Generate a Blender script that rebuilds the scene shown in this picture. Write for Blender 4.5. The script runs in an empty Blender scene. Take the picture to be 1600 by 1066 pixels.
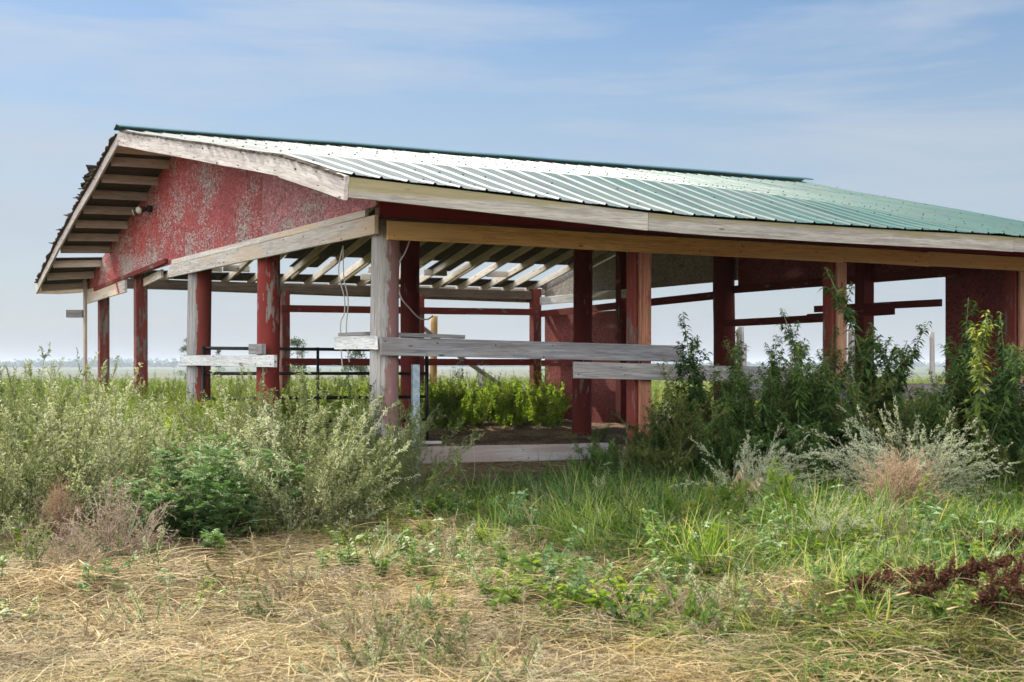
import bpy, math, random
import numpy as np
from mathutils import Vector, Matrix, noise as mnoise

# ------------------------------------------------------------------ camera
FPX = 2045.0; EYE = 1.5
scene = bpy.context.scene
COL = scene.collection
cam_d = bpy.data.cameras.new('camera')
cam = bpy.data.objects.new('camera', cam_d); COL.objects.link(cam)
cam.location = (0, 0, EYE); cam.rotation_euler = (math.radians(90), 0, 0)
cam_d.sensor_width = 36; cam_d.lens = FPX/1600*36
cam_d.shift_y = 40/1600
cam_d.clip_start = 0.1; cam_d.clip_end = 20000
cam_d.dof.use_dof = True; cam_d.dof.focus_distance = 14.0; cam_d.dof.aperture_fstop = 5.0
scene.camera = cam

# ------------------------------------------------------------------ world, sun
SKY_FILL = 14.5
SUN_H = Vector((-0.62, 0.785)).normalized()      # horizontal direction towards the sun
SUN_EL = math.radians(42)
world = bpy.data.worlds.new("World"); scene.world = world; world.use_nodes = True
wt = world.node_tree; wt.nodes.clear()
w_out = wt.nodes.new('ShaderNodeOutputWorld'); w_bg = wt.nodes.new('ShaderNodeBackground')
sky = wt.nodes.new('ShaderNodeTexSky'); sky.sky_type = 'NISHITA'; sky.sun_disc = False
sky.sun_elevation = SUN_EL; sky.sun_rotation = math.atan2(SUN_H.x, SUN_H.y)
sky.air_density = 1.0; sky.dust_density = 0.6; sky.ozone_density = 1.2; sky.altitude = 400
tc = wt.nodes.new('ShaderNodeTexCoord')
mp = wt.nodes.new('ShaderNodeMapping'); mp.inputs['Scale'].default_value = (1.3, 1.3, 9.5); mp.inputs['Rotation'].default_value = (0.0, 0.06, 0.3); mp.inputs['Location'].default_value = (5, 2, 1)
nz = wt.nodes.new('ShaderNodeTexNoise'); nz.inputs['Scale'].default_value = 2.1; nz.inputs['Detail'].default_value = 9; nz.inputs['Roughness'].default_value = 0.58
nz.inputs['Distortion'].default_value = 0.35
rp = wt.nodes.new('ShaderNodeValToRGB'); rp.color_ramp.elements[0].position = 0.46; rp.color_ramp.elements[0].color = (0, 0, 0, 1)
rp.color_ramp.elements[1].position = 0.72; rp.color_ramp.elements[1].color = (0.7, 0.7, 0.7, 1)
mixc = wt.nodes.new('ShaderNodeMix'); mixc.data_type = 'RGBA'
mixc.inputs[7].default_value = (3.2, 3.4, 3.7, 1)
gam = wt.nodes.new('ShaderNodeHueSaturation'); gam.inputs['Saturation'].default_value = 1.38; gam.inputs['Value'].default_value = 0.50
L = wt.links.new
L(tc.outputs['Generated'], mp.inputs['Vector']); L(mp.outputs[0], nz.inputs['Vector']); L(nz.outputs['Fac'], rp.inputs['Fac'])
L(rp.outputs['Color'], mixc.inputs[0]); L(sky.outputs['Color'], gam.inputs['Color']); L(gam.outputs['Color'], mixc.inputs[6])
sepz = wt.nodes.new('ShaderNodeSeparateXYZ'); L(tc.outputs['Generated'], sepz.inputs[0])
hr = wt.nodes.new('ShaderNodeValToRGB'); hr.color_ramp.interpolation = 'EASE'
hr.color_ramp.elements[0].position = 0.0; hr.color_ramp.elements[0].color = (.85, .85, .85, 1); hr.color_ramp.elements[1].position = .42; hr.color_ramp.elements[1].color = (0, 0, 0, 1)
L(sepz.outputs[2], hr.inputs[0])
mixh = wt.nodes.new('ShaderNodeMix'); mixh.data_type = 'RGBA'; mixh.inputs[7].default_value = (2.25, 2.5, 2.85, 1)
L(hr.outputs[0], mixh.inputs[0]); L(mixc.outputs[2], mixh.inputs[6])
# added unseen bright cloud overhead and behind the camera to fill the shade
cn = wt.nodes.new('ShaderNodeTexNoise'); cn.inputs['Scale'].default_value = 2.4; cn.inputs['Detail'].default_value = 7; L(tc.outputs['Generated'], cn.inputs['Vector'])
def wm(op, a, b, clamp=False):
    n_ = wt.nodes.new('ShaderNodeMath'); n_.operation = op; n_.use_clamp = clamp
    for i_, q_ in enumerate((a, b)):
        if isinstance(q_, (int, float)): n_.inputs[i_].default_value = q_
        else: L(q_, n_.inputs[i_])
    return n_.outputs[0]
up_ = wm('MULTIPLY', wm('SUBTRACT', sepz.outputs[2], 0.40), 3.2, True)
bk_ = wm('MULTIPLY', wm('ADD', wm('MULTIPLY', sepz.outputs[1], -.94), wm('MULTIPLY', sepz.outputs[0], -.34)), 2.2, True)
cm_ = wm('MULTIPLY', wm('MAXIMUM', wm('MULTIPLY', up_, .45), bk_), wm('ADD', wm('MULTIPLY', cn.outputs['Fac'], 1.6), 0.1, True), True)
mixk = wt.nodes.new('ShaderNodeMix'); mixk.data_type = 'RGBA'; mixk.inputs[7].default_value = (SKY_FILL*.98, SKY_FILL, SKY_FILL*1.04, 1)
L(cm_, mixk.inputs[0]); L(mixh.outputs[2], mixk.inputs[6]); L(mixk.outputs[2], w_bg.inputs['Color']); w_bg.inputs['Strength'].default_value = 0.13
L(w_bg.outputs[0], w_out.inputs['Surface'])
sd = bpy.data.lights.new('sun', 'SUN'); sd.energy = 5.0; sd.angle = math.radians(0.6); sd.color = (1.0, 0.92, 0.79)
sun = bpy.data.objects.new('sun', sd); COL.objects.link(sun)
sv = Vector((SUN_H.x*math.cos(SUN_EL), SUN_H.y*math.cos(SUN_EL), math.sin(SUN_EL)))
sun.rotation_euler = sv.to_track_quat('Z', 'Y').to_euler()
scene.view_settings.view_transform = 'Standard'; scene.view_settings.look = 'None'
scene.view_settings.exposure = 0.78; scene.view_settings.gamma = 1.0
scene.render.engine = 'CYCLES'
scene.cycles.max_bounces = 8; scene.cycles.transparent_max_bounces = 8

rng = np.random.default_rng(7); random.seed(7)

# ------------------------------------------------------------------ building frame
ORI = Vector((-1.259, 13.0, 0.0)); ANG = math.atan2(.4739, .8807)
Uv = np.array([-.4739, .8807]); Vv = np.array([.8807, .4739]); O2 = np.array([-1.259, 13.0])
def vu_to_xy(v, u): p = O2 + v*Vv + u*Uv; return p[0], p[1]
def xy_to_vu(x, y):
    dx = x-O2[0]; dy = y-O2[1]
    return dx*Vv[0]+dy*Vv[1], dx*Uv[0]+dy*Uv[1]
def sstep(a, b, x): t = np.clip((x-a)/(b-a), 0, 1); return t*t*(3-2*t)
def gh(x, y):
    x = np.asarray(x, float); y = np.asarray(y, float)
    v, u = xy_to_vu(x, y)
    z = 0.02 + 0.11*sstep(7.5, 12.5, y)
    inside = sstep(-0.05, 0.35, u)*sstep(-1.2, 0.3, v)*(1-sstep(9.6, 11.5, v))*(1-sstep(13.5, 16, u))
    z = z + 0.19*inside
    z = z + 0.035*np.sin(x*1.7+0.6*y)*np.sin(y*1.3-0.4*x) + 0.02*np.sin(3.9*x+1.1)*np.sin(3.3*y+0.5*x)
    bank = sstep(1.6, 3.4, v)*sstep(-3.4, -1.2, u)*(1-sstep(-.5, .2, u))*(1-sstep(12, 14, v))
    z = z + .30*bank*(.8+.2*np.sin(v*2.3))
    px_ = 800+2045*x/np.maximum(y, 1)
    for (mx, my, mr, mh) in ((1.55, 8.9, .8, .20), (2.7, 9.3, .7, .22), (.5, 9.6, .6, .12), (3.3, 8.0, .7, .15), (-1.0, 8.6, .6, .10), (2.0, 7.2, .8, .12), (-3.0, 8.2, .7, .12), (2.6, 6.6, .6, .14), (-.3, 7.4, .5, .08)):
        z = z + mh*np.exp(-((x-mx)**2+(y-my)**2)/(mr*mr))
    far = sstep(45, 220, y)
    z = z - 2.4*far - 3.5*sstep(300, 900, y) + 6.5*sstep(1500, 3000, y+0.15*x)
    return z
def ground_at(px, py, h=None):
    """ground point seen at photo pixel"""
    Z = 12.0
    for _ in range(25):
        X = (px-800)/FPX*Z; g = float(gh(X, Z)); Zn = (EYE-g)*FPX/max(py-573, 1.0); Z = 0.5*Z+0.5*min(Zn, 300)
    return (px-800)/FPX*Z, Z
def at_depth(px, Z): return (px-800)/FPX*Z, Z

# ------------------------------------------------------------------ node helpers
def new_mat(name):
    m = bpy.data.materials.new(name); m.use_nodes = True
    nt = m.node_tree; nt.nodes.clear()
    out = nt.nodes.new('ShaderNodeOutputMaterial'); b = nt.nodes.new('ShaderNodeBsdfPrincipled')
    nt.links.new(b.outputs[0], out.inputs['Surface'])
    return m, nt, b, out
def ramp(nt, fac, stops, interp='LINEAR'):
    r = nt.nodes.new('ShaderNodeValToRGB'); cr = r.color_ramp; cr.interpolation = interp
    while len(cr.elements) > 1: cr.elements.remove(cr.elements[-1])
    for i, (p, c) in enumerate(stops):
        e = cr.elements[0] if i == 0 else cr.elements.new(p)
        e.position = p; e.color = (c[0], c[1], c[2], 1) if not isinstance(c, (int, float)) else (c, c, c, 1)
    nt.links.new(fac, r.inputs[0]); return r.outputs[0]
def noise(nt, vec, scale, detail=5, rough=.55, dist=0):
    n = nt.nodes.new('ShaderNodeTexNoise'); n.inputs['Scale'].default_value = scale
    n.inputs['Detail'].default_value = detail; n.inputs['Roughness'].default_value = rough; n.inputs['Distortion'].default_value = dist
    nt.links.new(vec, n.inputs['Vector']); return n.outputs['Fac']
def mapping(nt, vec, scale=(1, 1, 1), loc=(0, 0, 0), rot=(0, 0, 0)):
    m = nt.nodes.new('ShaderNodeMapping'); m.inputs['Scale'].default_value = scale
    m.inputs['Location'].default_value = loc; m.inputs['Rotation'].default_value = rot
    nt.links.new(vec, m.inputs['Vector']); return m.outputs[0]
def mixcol(nt, fac, a, b, mode='MIX'):
    m = nt.nodes.new('ShaderNodeMix'); m.data_type = 'RGBA'; m.blend_type = mode
    for s, val in ((m.inputs[0], fac), (m.inputs[6], a), (m.inputs[7], b)):
        if hasattr(val, 'is_linked') or isinstance(val, bpy.types.NodeSocket): nt.links.new(val, s)
        elif isinstance(val, (int, float)): s.default_value = val
        else: s.default_value = (val[0], val[1], val[2], 1)
    return m.outputs[2]
def math_n(nt, op, a, b=0.0, c=None):
    m = nt.nodes.new('ShaderNodeMath'); m.operation = op
    for i, val in enumerate((a, b, c)):
        if val is None: continue
        if isinstance(val, bpy.types.NodeSocket): nt.links.new(val, m.inputs[i])
        else: m.inputs[i].default_value = val
    return m.outputs[0]
def bump(nt, b, h, strength=.4, dist=.01):
    n = nt.nodes.new('ShaderNodeBump'); n.inputs['Strength'].default_value = strength; n.inputs['Distance'].default_value = dist
    nt.links.new(h, n.inputs['Height']); nt.links.new(n.outputs[0], b.inputs['Normal'])
def objvec(nt):
    """object coordinates with a random offset per object"""
    tc = nt.nodes.new('ShaderNodeTexCoord'); oi = nt.nodes.new('ShaderNodeObjectInfo')
    va = nt.nodes.new('ShaderNodeVectorMath'); va.operation = 'ADD'
    sc = math_n(nt, 'MULTIPLY', oi.outputs['Random'], 37.0)
    cx = nt.nodes.new('ShaderNodeCombineXYZ')
    for i in range(3): nt.links.new(sc, cx.inputs[i])
    nt.links.new(tc.outputs['Object'], va.inputs[0]); nt.links.new(cx.outputs[0], va.inputs[1])
    return tc.outputs['Object'], va.outputs[0], oi.outputs['Random']
def setc(b, nt, col, rough=.8, spec=.25):
    if isinstance(col, bpy.types.NodeSocket): nt.links.new(col, b.inputs['Base Color'])
    else: b.inputs['Base Color'].default_value = (*col, 1)
    if isinstance(rough, bpy.types.NodeSocket): nt.links.new(rough, b.inputs['Roughness'])
    else: b.inputs['Roughness'].default_value = rough
    b.inputs['Specular IOR Level'].default_value = spec

def mat_wood(name, dark, mid, light, paint=None, paint_amt=0.6, stain=None, knots=0.5, side=None, chipscale=1.0, topstain=None):
    """wood with the grain along local X; paint = colour of flaking paint"""
    m, nt, b, out = new_mat(name)
    raw, vec, rnd = objvec(nt)
    g = noise(nt, mapping(nt, vec, (1.2, 26, 26)), 1.0, 7, .62, .4)
    g2 = noise(nt, mapping(nt, vec, (5, 110, 110)), 1.0, 4, .6)
    bl = noise(nt, mapping(nt, vec, (1.3, 5, 5)), 1.0, 5, .6)
    col = ramp(nt, g, [(.28, dark), (.5, mid), (.74, light)])
    col = mixcol(nt, math_n(nt, 'MULTIPLY', ramp(nt, g2, [(.38, 1.0), (.52, 0.0)]), .45), col, tuple(c*.45 for c in dark))
    col = mixcol(nt, ramp(nt, bl, [(.42, 0.0), (.75, .55)]), col, tuple(c*.6 for c in mid))
    # knots and nail spots
    vo = nt.nodes.new('ShaderNodeTexVoronoi'); vo.inputs['Scale'].default_value = 1.0
    nt.links.new(mapping(nt, vec, (2.2, 7, 7)), vo.inputs['Vector'])
    col = mixcol(nt, math_n(nt, 'MULTIPLY', ramp(nt, vo.outputs['Distance'], [(.05, 1.0), (.11, 0.0)]), knots), col, (.035, .022, .015))
    if stain: 
        s = noise(nt, mapping(nt, vec, (.5, 3, 3), (3, 3, 3)), 1.0, 3, .5)
        col = mixcol(nt, ramp(nt, s, [(.45, 0.0), (.62, .8)]), col, stain)
    if topstain:
        sp = nt.nodes.new('ShaderNodeSeparateXYZ'); nt.links.new(raw, sp.inputs[0])
        n3 = noise(nt, mapping(nt, vec, (2.2, 2, 8)), 1.0, 4, .6)
        t = math_n(nt, 'ADD', math_n(nt, 'MULTIPLY', sp.outputs[2], 9.0), n3)
        col = mixcol(nt, ramp(nt, t, [(.6, 0.0), (1.6, .75)]), col, topstain)
    hgt = g
    if paint:
        p1 = noise(nt, mapping(nt, vec, (3.2*chipscale, 13*chipscale, 13*chipscale)), 1.0, 9, .68)
        p2 = noise(nt, mapping(nt, vec, (.8, 2.4, 2.4), (7, 1, 2)), 1.0, 3, .5)
        pm = math_n(nt, 'ADD', math_n(nt, 'MULTIPLY', p1, .65), math_n(nt, 'MULTIPLY', p2, .35))
        if side:
            sp = nt.nodes.new('ShaderNodeSeparateXYZ'); nt.links.new(raw, sp.inputs[0])
            sm = math_n(nt, 'ADD', math_n(nt, 'MULTIPLY', sp.outputs[1], side[0]), math_n(nt, 'MULTIPLY', sp.outputs[2], side[1]))
            pm = math_n(nt, 'SUBTRACT', pm, math_n(nt, 'ADD', sm, side[2]))
        th = .36+.24*paint_amt
        pmask = ramp(nt, pm, [(th, 1.0), (th+.025, 0.0)])
        pc = mixcol(nt, noise(nt, mapping(nt, vec, (2, 9, 9)), 1.0, 4), tuple(c*.62 for c in paint), tuple(min(1, c*1.3) for c in paint))
        col = mixcol(nt, pmask, col, pc)
        hgt = math_n(nt, 'ADD', math_n(nt, 'MULTIPLY', g, .5), math_n(nt, 'MULTIPLY', pmask, .5))
    hs = nt.nodes.new('ShaderNodeHueSaturation'); nt.links.new(col, hs.inputs['Color'])
    nt.links.new(math_n(nt, 'ADD', math_n(nt, 'MULTIPLY', rnd, .35), .82), hs.inputs['Value'])
    setc(b, nt, hs.outputs[0], .78, .22)
    bump(nt, b, math_n(nt, 'ADD', hgt, math_n(nt, 'MULTIPLY', g2, .5)), .55, .006)
    return m

RED = (.205, .044, .032)
M = {}
M['grey'] = mat_wood('weathered_grey_wood', (.14, .13, .12), (.34, .325, .31), (.50, .48, .45))
M['white'] = mat_wood('whitened_wood', (.38, .34, .29), (.66, .61, .54), (.78, .74, .67), stain=(.66, .50, .33), knots=.7)
M['whitewash'] = mat_wood('whitewashed_board', (.34, .33, .32), (.64, .64, .62), (.78, .78, .76), knots=.8)
M['board_blue'] = mat_wood('silvered_plank', (.13, .12, .12), (.28, .275, .28), (.41, .41, .41), stain=(.20, .155, .13), knots=.8)
M['orange'] = mat_wood('warm_spruce_beam', (.45, .25, .09), (.74, .44, .16), (.80, .54, .24), stain=(.62, .42, .2), knots=.9)
M['fascia'] = mat_wood('mossy_eave_board', (.20, .18, .145), (.37, .34, .29), (.48, .45, .39), knots=.6, topstain=(.22, .185, .07))
M['rake'] = mat_wood('rake_board_wood', (.30, .26, .23), (.56, .51, .46), (.68, .63, .58), knots=1.0)
M['natural'] = mat_wood('new_timber_stud', (.28, .13, .075), (.46, .25, .15), (.56, .35, .22), knots=.9)
M['redstud'] = mat_wood('timber_stud_red_tint', (.22, .085, .05), (.38, .17, .10), (.48, .25, .15), knots=1.0, paint=(.26, .08, .05), paint_amt=.12)
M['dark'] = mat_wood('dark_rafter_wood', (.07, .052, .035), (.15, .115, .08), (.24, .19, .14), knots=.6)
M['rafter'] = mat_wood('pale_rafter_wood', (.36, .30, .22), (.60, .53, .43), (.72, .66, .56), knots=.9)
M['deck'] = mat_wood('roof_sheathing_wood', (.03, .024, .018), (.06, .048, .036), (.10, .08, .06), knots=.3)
M['soffit'] = mat_wood('soffit_plank_wood', (.30, .24, .18), (.50, .42, .33), (.62, .54, .44), knots=.5)
M['redpost'] = mat_wood('flaking_red_post', (.10, .075, .065), (.21, .16, .14), (.34, .27, .24), paint=RED, paint_amt=.72)
M['redpost_worn'] = mat_wood('worn_red_post', (.16, .12, .10), (.30, .24, .21), (.42, .36, .32), paint=(.23, .035, .028), paint_amt=.82)
M['redboard'] = mat_wood('red_painted_board', (.12, .09, .08), (.22, .17, .15), (.34, .28, .25), paint=(.145, .024, .018), paint_amt=.9)
M['redband'] = mat_wood('smooth_red_trim', (.10, .05, .04), (.18, .1, .08), (.2, .12, .1), paint=(.15, .014, .012), paint_amt=1.3, knots=0)
M['greypost'] = mat_wood('grey_post_red_side', (.17, .155, .145), (.38, .36, .335), (.52, .50, .47), paint=(.24, .13, .12), paint_amt=.1, side=(1.2, -.65, .06))
M['halfpost'] = mat_wood('half_painted_post', (.15, .14, .135), (.33, .315, .30), (.46, .44, .42), paint=RED, paint_amt=.55, side=(2.4, -1.3, .01))
M['yellowpost'] = mat_wood('yellow_timber_pole', (.30, .17, .06), (.5, .3, .12), (.6, .4, .2))

def mat_osb(name, paint, amt, lift=1.0, patch=0.0, axes=(0, 2)):
    m, nt, b, out = new_mat(name)
    raw, vec, rnd = objvec(nt)
    vd = nt.nodes.new('ShaderNodeVectorMath'); vd.operation = 'ADD'
    ns = nt.nodes.new('ShaderNodeTexNoise'); ns.inputs['Scale'].default_value = 9; ns.inputs['Detail'].default_value = 3
    nt.links.new(vec, ns.inputs['Vector'])
    sc = nt.nodes.new('ShaderNodeVectorMath'); sc.operation = 'SCALE'; sc.inputs[3].default_value = .16
    nt.links.new(ns.outputs['Color'], sc.inputs[0]); nt.links.new(vec, vd.inputs[0]); nt.links.new(sc.outputs[0], vd.inputs[1])
    cells = []
    for k, rot in enumerate(((0, 0, .5), (0, 0, 2.2), (0, 0, 1.3))):
        vo = nt.nodes.new('ShaderNodeTexVoronoi'); vo.inputs['Scale'].default_value = 1.0
        # the panel lies in local X (along) / Y (up)
        nt.links.new(mapping(nt, vd.outputs[0], (24, 85, 1), (k*3.1, k, 0), rot), vo.inputs['Vector'])
        sp = nt.nodes.new('ShaderNodeSeparateColor'); nt.links.new(vo.outputs['Color'], sp.inputs[0]); cells.append((sp.outputs[0], vo.outputs['Distance']))
    pick = noise(nt, vec, 8, 2)
    f = math_n(nt, 'ADD', math_n(nt, 'MULTIPLY', cells[0][0], .4), math_n(nt, 'ADD', math_n(nt, 'MULTIPLY', cells[1][0], .35), math_n(nt, 'MULTIPLY', cells[2][0], .25)))
    wood = ramp(nt, f, [(.2, (.20, .16, .13)), (.5, (.33, .29, .25)), (.8, (.46, .42, .38))])
    big = noise(nt, mapping(nt, vec, (.55, 1.0, 1), (2, 5, 1)), 1.6, 5, .6)
    fine = noise(nt, mapping(nt, vd.outputs[0], (40, 40, 1)), 1.0, 3, .7)
    wear = math_n(nt, 'ADD', math_n(nt, 'MULTIPLY', f, .5), math_n(nt, 'ADD', math_n(nt, 'MULTIPLY', big, 1.0), math_n(nt, 'MULTIPLY', fine, .25)))
    pc = mixcol(nt, ramp(nt, math_n(nt, 'ADD', math_n(nt, 'MULTIPLY', f, .6), math_n(nt, 'MULTIPLY', fine, .4)), [(.38, 0.0), (.62, 1.0)]), tuple(c*.45 for c in paint), tuple(min(1, c*1.45+.03) for c in paint))
    pc = mixcol(nt, ramp(nt, noise(nt, vec, 1.2, 4), [(.4, 0.0), (.7, .5)]), pc, tuple(c*.7 for c in paint))
    mask = ramp(nt, wear, [(amt+.02, 1.0), (amt+.22, 0.0)])
    col = mixcol(nt, mask, wood, pc)
    streak = noise(nt, mapping(nt, vec, (22, 1.3, 1)), 1.0, 4, .6)
    col = mixcol(nt, ramp(nt, streak, [(.5, 0.0), (.8, .45)]), col, tuple(c*.45 for c in paint))
    setc(b, nt, col, .62, .3)
    bump(nt, b, math_n(nt, 'ADD', f, math_n(nt, 'MULTIPLY', mask, .3)), .5, .006)
    return m
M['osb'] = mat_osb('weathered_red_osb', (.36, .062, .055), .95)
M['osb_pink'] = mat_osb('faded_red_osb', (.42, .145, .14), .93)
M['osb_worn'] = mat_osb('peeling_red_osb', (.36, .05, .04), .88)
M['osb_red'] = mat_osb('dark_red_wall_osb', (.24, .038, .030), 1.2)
M['osb_bare'] = mat_osb('bare_osb', (.17, .13, .09), .5)

def mat_metal_roof():
    m, nt, b, out = new_mat('green_roof_steel')
    raw, vec, rnd = objvec(nt)
    n1 = noise(nt, mapping(nt, vec, (3, .5, 1)), 1.0, 5, .6)
    col = ramp(nt, n1, [(.3, (.02, .075, .066)), (.55, (.03, .095, .085)), (.8, (.055, .13, .115))])
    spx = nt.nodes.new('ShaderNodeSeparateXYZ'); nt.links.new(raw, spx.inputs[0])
    glare_fade = math_n(nt, 'ADD', math_n(nt, 'MULTIPLY', spx.outputs[0], .1), math_n(nt, 'MULTIPLY', noise(nt, mapping(nt, raw, (2.2, .35, 1)), 1.0, 4, .6), .9))
    col = mixcol(nt, ramp(nt, glare_fade, [(.5, 1.0), (1.25, 0.0)]), col, (.13, .155, .15))  # sky and sun glare painted in: sheets paler towards the gable end
    n2 = noise(nt, mapping(nt, vec, (60, 3, 3)), 1.0, 3, .6)
    col = mixcol(nt, ramp(nt, n2, [(.55, 0.0), (.75, .35)]), col, (.10, .13, .12))
    dirt = noise(nt, mapping(nt, raw, (9, .8, 1)), 1.0, 5, .65)
    col = mixcol(nt, ramp(nt, dirt, [(.5, 0.0), (.7, .7)]), col, (.05, .06, .058))
    setc(b, nt, col, .3, .1)
    nt.links.new(ramp(nt, n1, [(.3, .44), (.7, .56)]), b.inputs['Roughness'])
    b.inputs['Metallic'].default_value = .0
    bump(nt, b, noise(nt, mapping(nt, vec, (2.4, .9, 1)), 1.0, 3, .5), .22, .05)
    return m
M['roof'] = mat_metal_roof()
m, nt, b, out = new_mat('dark_green_ridge_steel'); setc(b, nt, (.018, .10, .11), .35, .5); b.inputs['Metallic'].default_value = .2; M['ridge'] = m
m, nt, b, out = new_mat('rusty_nail'); setc(b, nt, (.045, .025, .016), .8, .3); M['nail'] = m
m, nt, b, out = new_mat('screw_steel'); setc(b, nt, (.06, .07, .07), .45, .5); M['screw'] = m
m, nt, b, out = new_mat('black_gate_paint'); _, vec, _r = objvec(nt)
setc(b, nt, ramp(nt, noise(nt, vec, 14, 4), [(.35, (.006, .007, .008)), (.7, (.022, .02, .019))]), .45, .4); M['black'] = m
m, nt, b, out = new_mat('galvanised_steel'); _, vec, _r = objvec(nt)
setc(b, nt, ramp(nt, noise(nt, vec, 25, 4), [(.35, (.20, .26, .30)), (.7, (.34, .41, .45))]), .42, .5); b.inputs['Metallic'].default_value = .45; M['galv'] = m
m, nt, b, out = new_mat('white_cable_jacket'); setc(b, nt, (.50, .47, .42), .6, .3); M['cable'] = m
m, nt, b, out = new_mat('dark_shingle'); _, vec, _r = objvec(nt)
setc(b, nt, ramp(nt, noise(nt, vec, 40, 4), [(.35, (.03, .024, .018)), (.7, (.12, .095, .07))]), .95, .1); bump(nt, b, noise(nt, vec, 80, 3), .8, .01); M['shingle'] = m
m, nt, b, out = new_mat('lamp_lens'); setc(b, nt, (.55, .52, .36), .2, .5); M['lens'] = m
m, nt, b, out = new_mat('orange_strap'); setc(b, nt, (.5, .07, .02), .6, .3); M['strap'] = m
m, nt, b, out = new_mat('lamp_housing'); setc(b, nt, (.03, .03, .032), .4, .4); M['lamp'] = m

# ------------------------------------------------------------------ object helpers
def tag(o, label=None, cat=None, group=None, kind=None):
    if label: o['label'] = label
    if cat: o['category'] = cat
    if group: o['group'] = group
    if kind: o['kind'] = kind
    return o
def link(o, parent=None):
    COL.objects.link(o)
    if parent: o.parent = parent
    return o
def mesh_obj(name, verts, faces, mat, parent=None, smooth=False):
    me = bpy.data.meshes.new(name); me.from_pydata([tuple(v) for v in verts], [], faces); me.update()
    if smooth: me.polygons.foreach_set('use_smooth', [True]*len(me.polygons))
    for mm in (mat if isinstance(mat, (list, tuple)) else [mat]): me.materials.append(mm)
    return link(bpy.data.objects.new(name, me), parent)
def empty(name, loc, rz=0, **k):
    o = bpy.data.objects.new(name, None); link(o); o.location = loc; o.rotation_euler = (0, 0, rz); o.empty_display_size = .3
    tag(o, **k); return o
def frame(p0, p1, up=(0, 0, 1)):
    x = (Vector(p1)-Vector(p0)).normalized(); upv = Vector(up)
    y = upv.cross(x)
    if y.length < 1e-4: y = Vector((0, 1, 0)).cross(x)
    y.normalize(); z = x.cross(y)
    mt = Matrix((x, y, z)).transposed().to_4x4(); mt.translation = Vector(p0); return mt
def board(name, mat, p0, p1, th, h, parent=None, seg=None, warp=.004, up=(0, 0, 1), ch=.004, ragged=0.0):
    """plank from p0 to p1 (centre line), th across, h high; slightly warped with chamfered edges"""
    p0 = Vector(p0); p1 = Vector(p1); Ln = (p1-p0).length
    seg = seg or max(2, int(Ln/.45)); vs = []; fs = []
    hy, hz = th/2, h/2; c = min(ch, hy*.6, hz*.6)
    prof = [(-hy+c, -hz), (hy-c, -hz), (hy, -hz+c), (hy, hz-c), (hy-c, hz), (-hy+c, hz), (-hy, hz-c), (-hy, -hz+c)]
    r = random.random()*50
    for i in range(seg+1):
        x = Ln*i/seg
        wy = warp*mnoise.noise(Vector((x*.7+r, 0, 0)))*1.5; wz = warp*mnoise.noise(Vector((x*.6+r, 5, 0)))*1.5
        for (a, b_) in prof:
            xx = x
            if ragged and i in (0, seg): xx += ragged*mnoise.noise(Vector((r+b_*18, a*9, i)))
            vs.append((xx, a+wy, b_+wz+.001*mnoise.noise(Vector((x*9+r, a*30, b_*10)))))
    n = 8
    for i in range(seg):
        for k in range(n):
            fs.append((i*n+k, i*n+(k+1) % n, (i+1)*n+(k+1) % n, (i+1)*n+k))
    fs.append(tuple(range(n-1, -1, -1))); fs.append(tuple(seg*n+k for k in range(n)))
    fs = [tuple(reversed(f)) for f in fs]; nf = len(fs)
    if h >= .13 and th <= .05 and Ln > .8 and name not in ('rafter', 'lookout', 'eave_outrigger', 'blocking'):
        for q in range(int(Ln/.6)+1):
            for dz in (-.28, .26):
                if random.random() < .35: continue
                xq = min(Ln-.05, max(.04, .05+q*.61+random.gauss(0, .05))); zq = h*(dz+random.gauss(0, .07)); rr = random.choice((.004, .005, .0065))
                for sgn in (-1, 1):
                    yq = sgn*(hy+.006+warp); b0 = len(vs)
                    for t in range(6): vs.append((xq+rr*math.cos(t*1.047), yq, zq+rr*math.sin(t*1.047)))
                    for t in range(6): vs.append((xq+rr*math.cos(t*1.047), sgn*hy*.5, zq+rr*math.sin(t*1.047)))
                    fs.append(tuple(b0+t for t in (range(6) if sgn < 0 else range(5, -1, -1))))
                    for t in range(6): fs.append((b0+t, b0+6+t, b0+6+(t+1) % 6, b0+(t+1) % 6))
    o = mesh_obj(name, vs, fs, [mat, M['nail']], parent); o.data.polygons.foreach_set('material_index', [0]*nf+[1]*(len(fs)-nf)); o.matrix_local = frame(p0, p1, up); return o
def pole(name, mat, base, z1, r, parent=None, z0=-.1, taper=.06, lean=(0, 0)):
    """round timber, local X points up, local Y along the shed's long side"""
    n = 20; seg = 16; vs = []; fs = []; H = z1-z0; s = random.random()*40
    for i in range(seg+1):
        x = H*i/seg; rr = r*(1+taper*.5-taper*i/seg)
        for k in range(n):
            a = 2*math.pi*k/n
            q = rr*(1+.035*mnoise.noise(Vector((math.cos(a)*1.3+s, math.sin(a)*1.3, x*1.1)))+.02*mnoise.noise(Vector((math.cos(a)*5+s, math.sin(a)*5, x*.8))))
            vs.append((x, q*math.cos(a)+.012*math.sin(x*1.3+s)+lean[0]*x, q*math.sin(a)+lean[1]*x))
    for i in range(seg):
        for k in range(n): fs.append((i*n+k, i*n+(k+1) % n, (i+1)*n+(k+1) % n, (i+1)*n+k))
    fs.append(tuple(range(n-1, -1, -1))); fs.append(tuple(seg*n+k for k in range(n)))
    o = mesh_obj(name, vs, fs, mat, parent, True)
    # columns: local X -> up, Y -> parent x, Z -> parent y
    mt = Matrix(((0, 1, 0), (0, 0, 1), (1, 0, 0))).to_4x4(); mt.translation = Vector((base[0], base[1], z0)); o.matrix_local = mt
    return o
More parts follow.
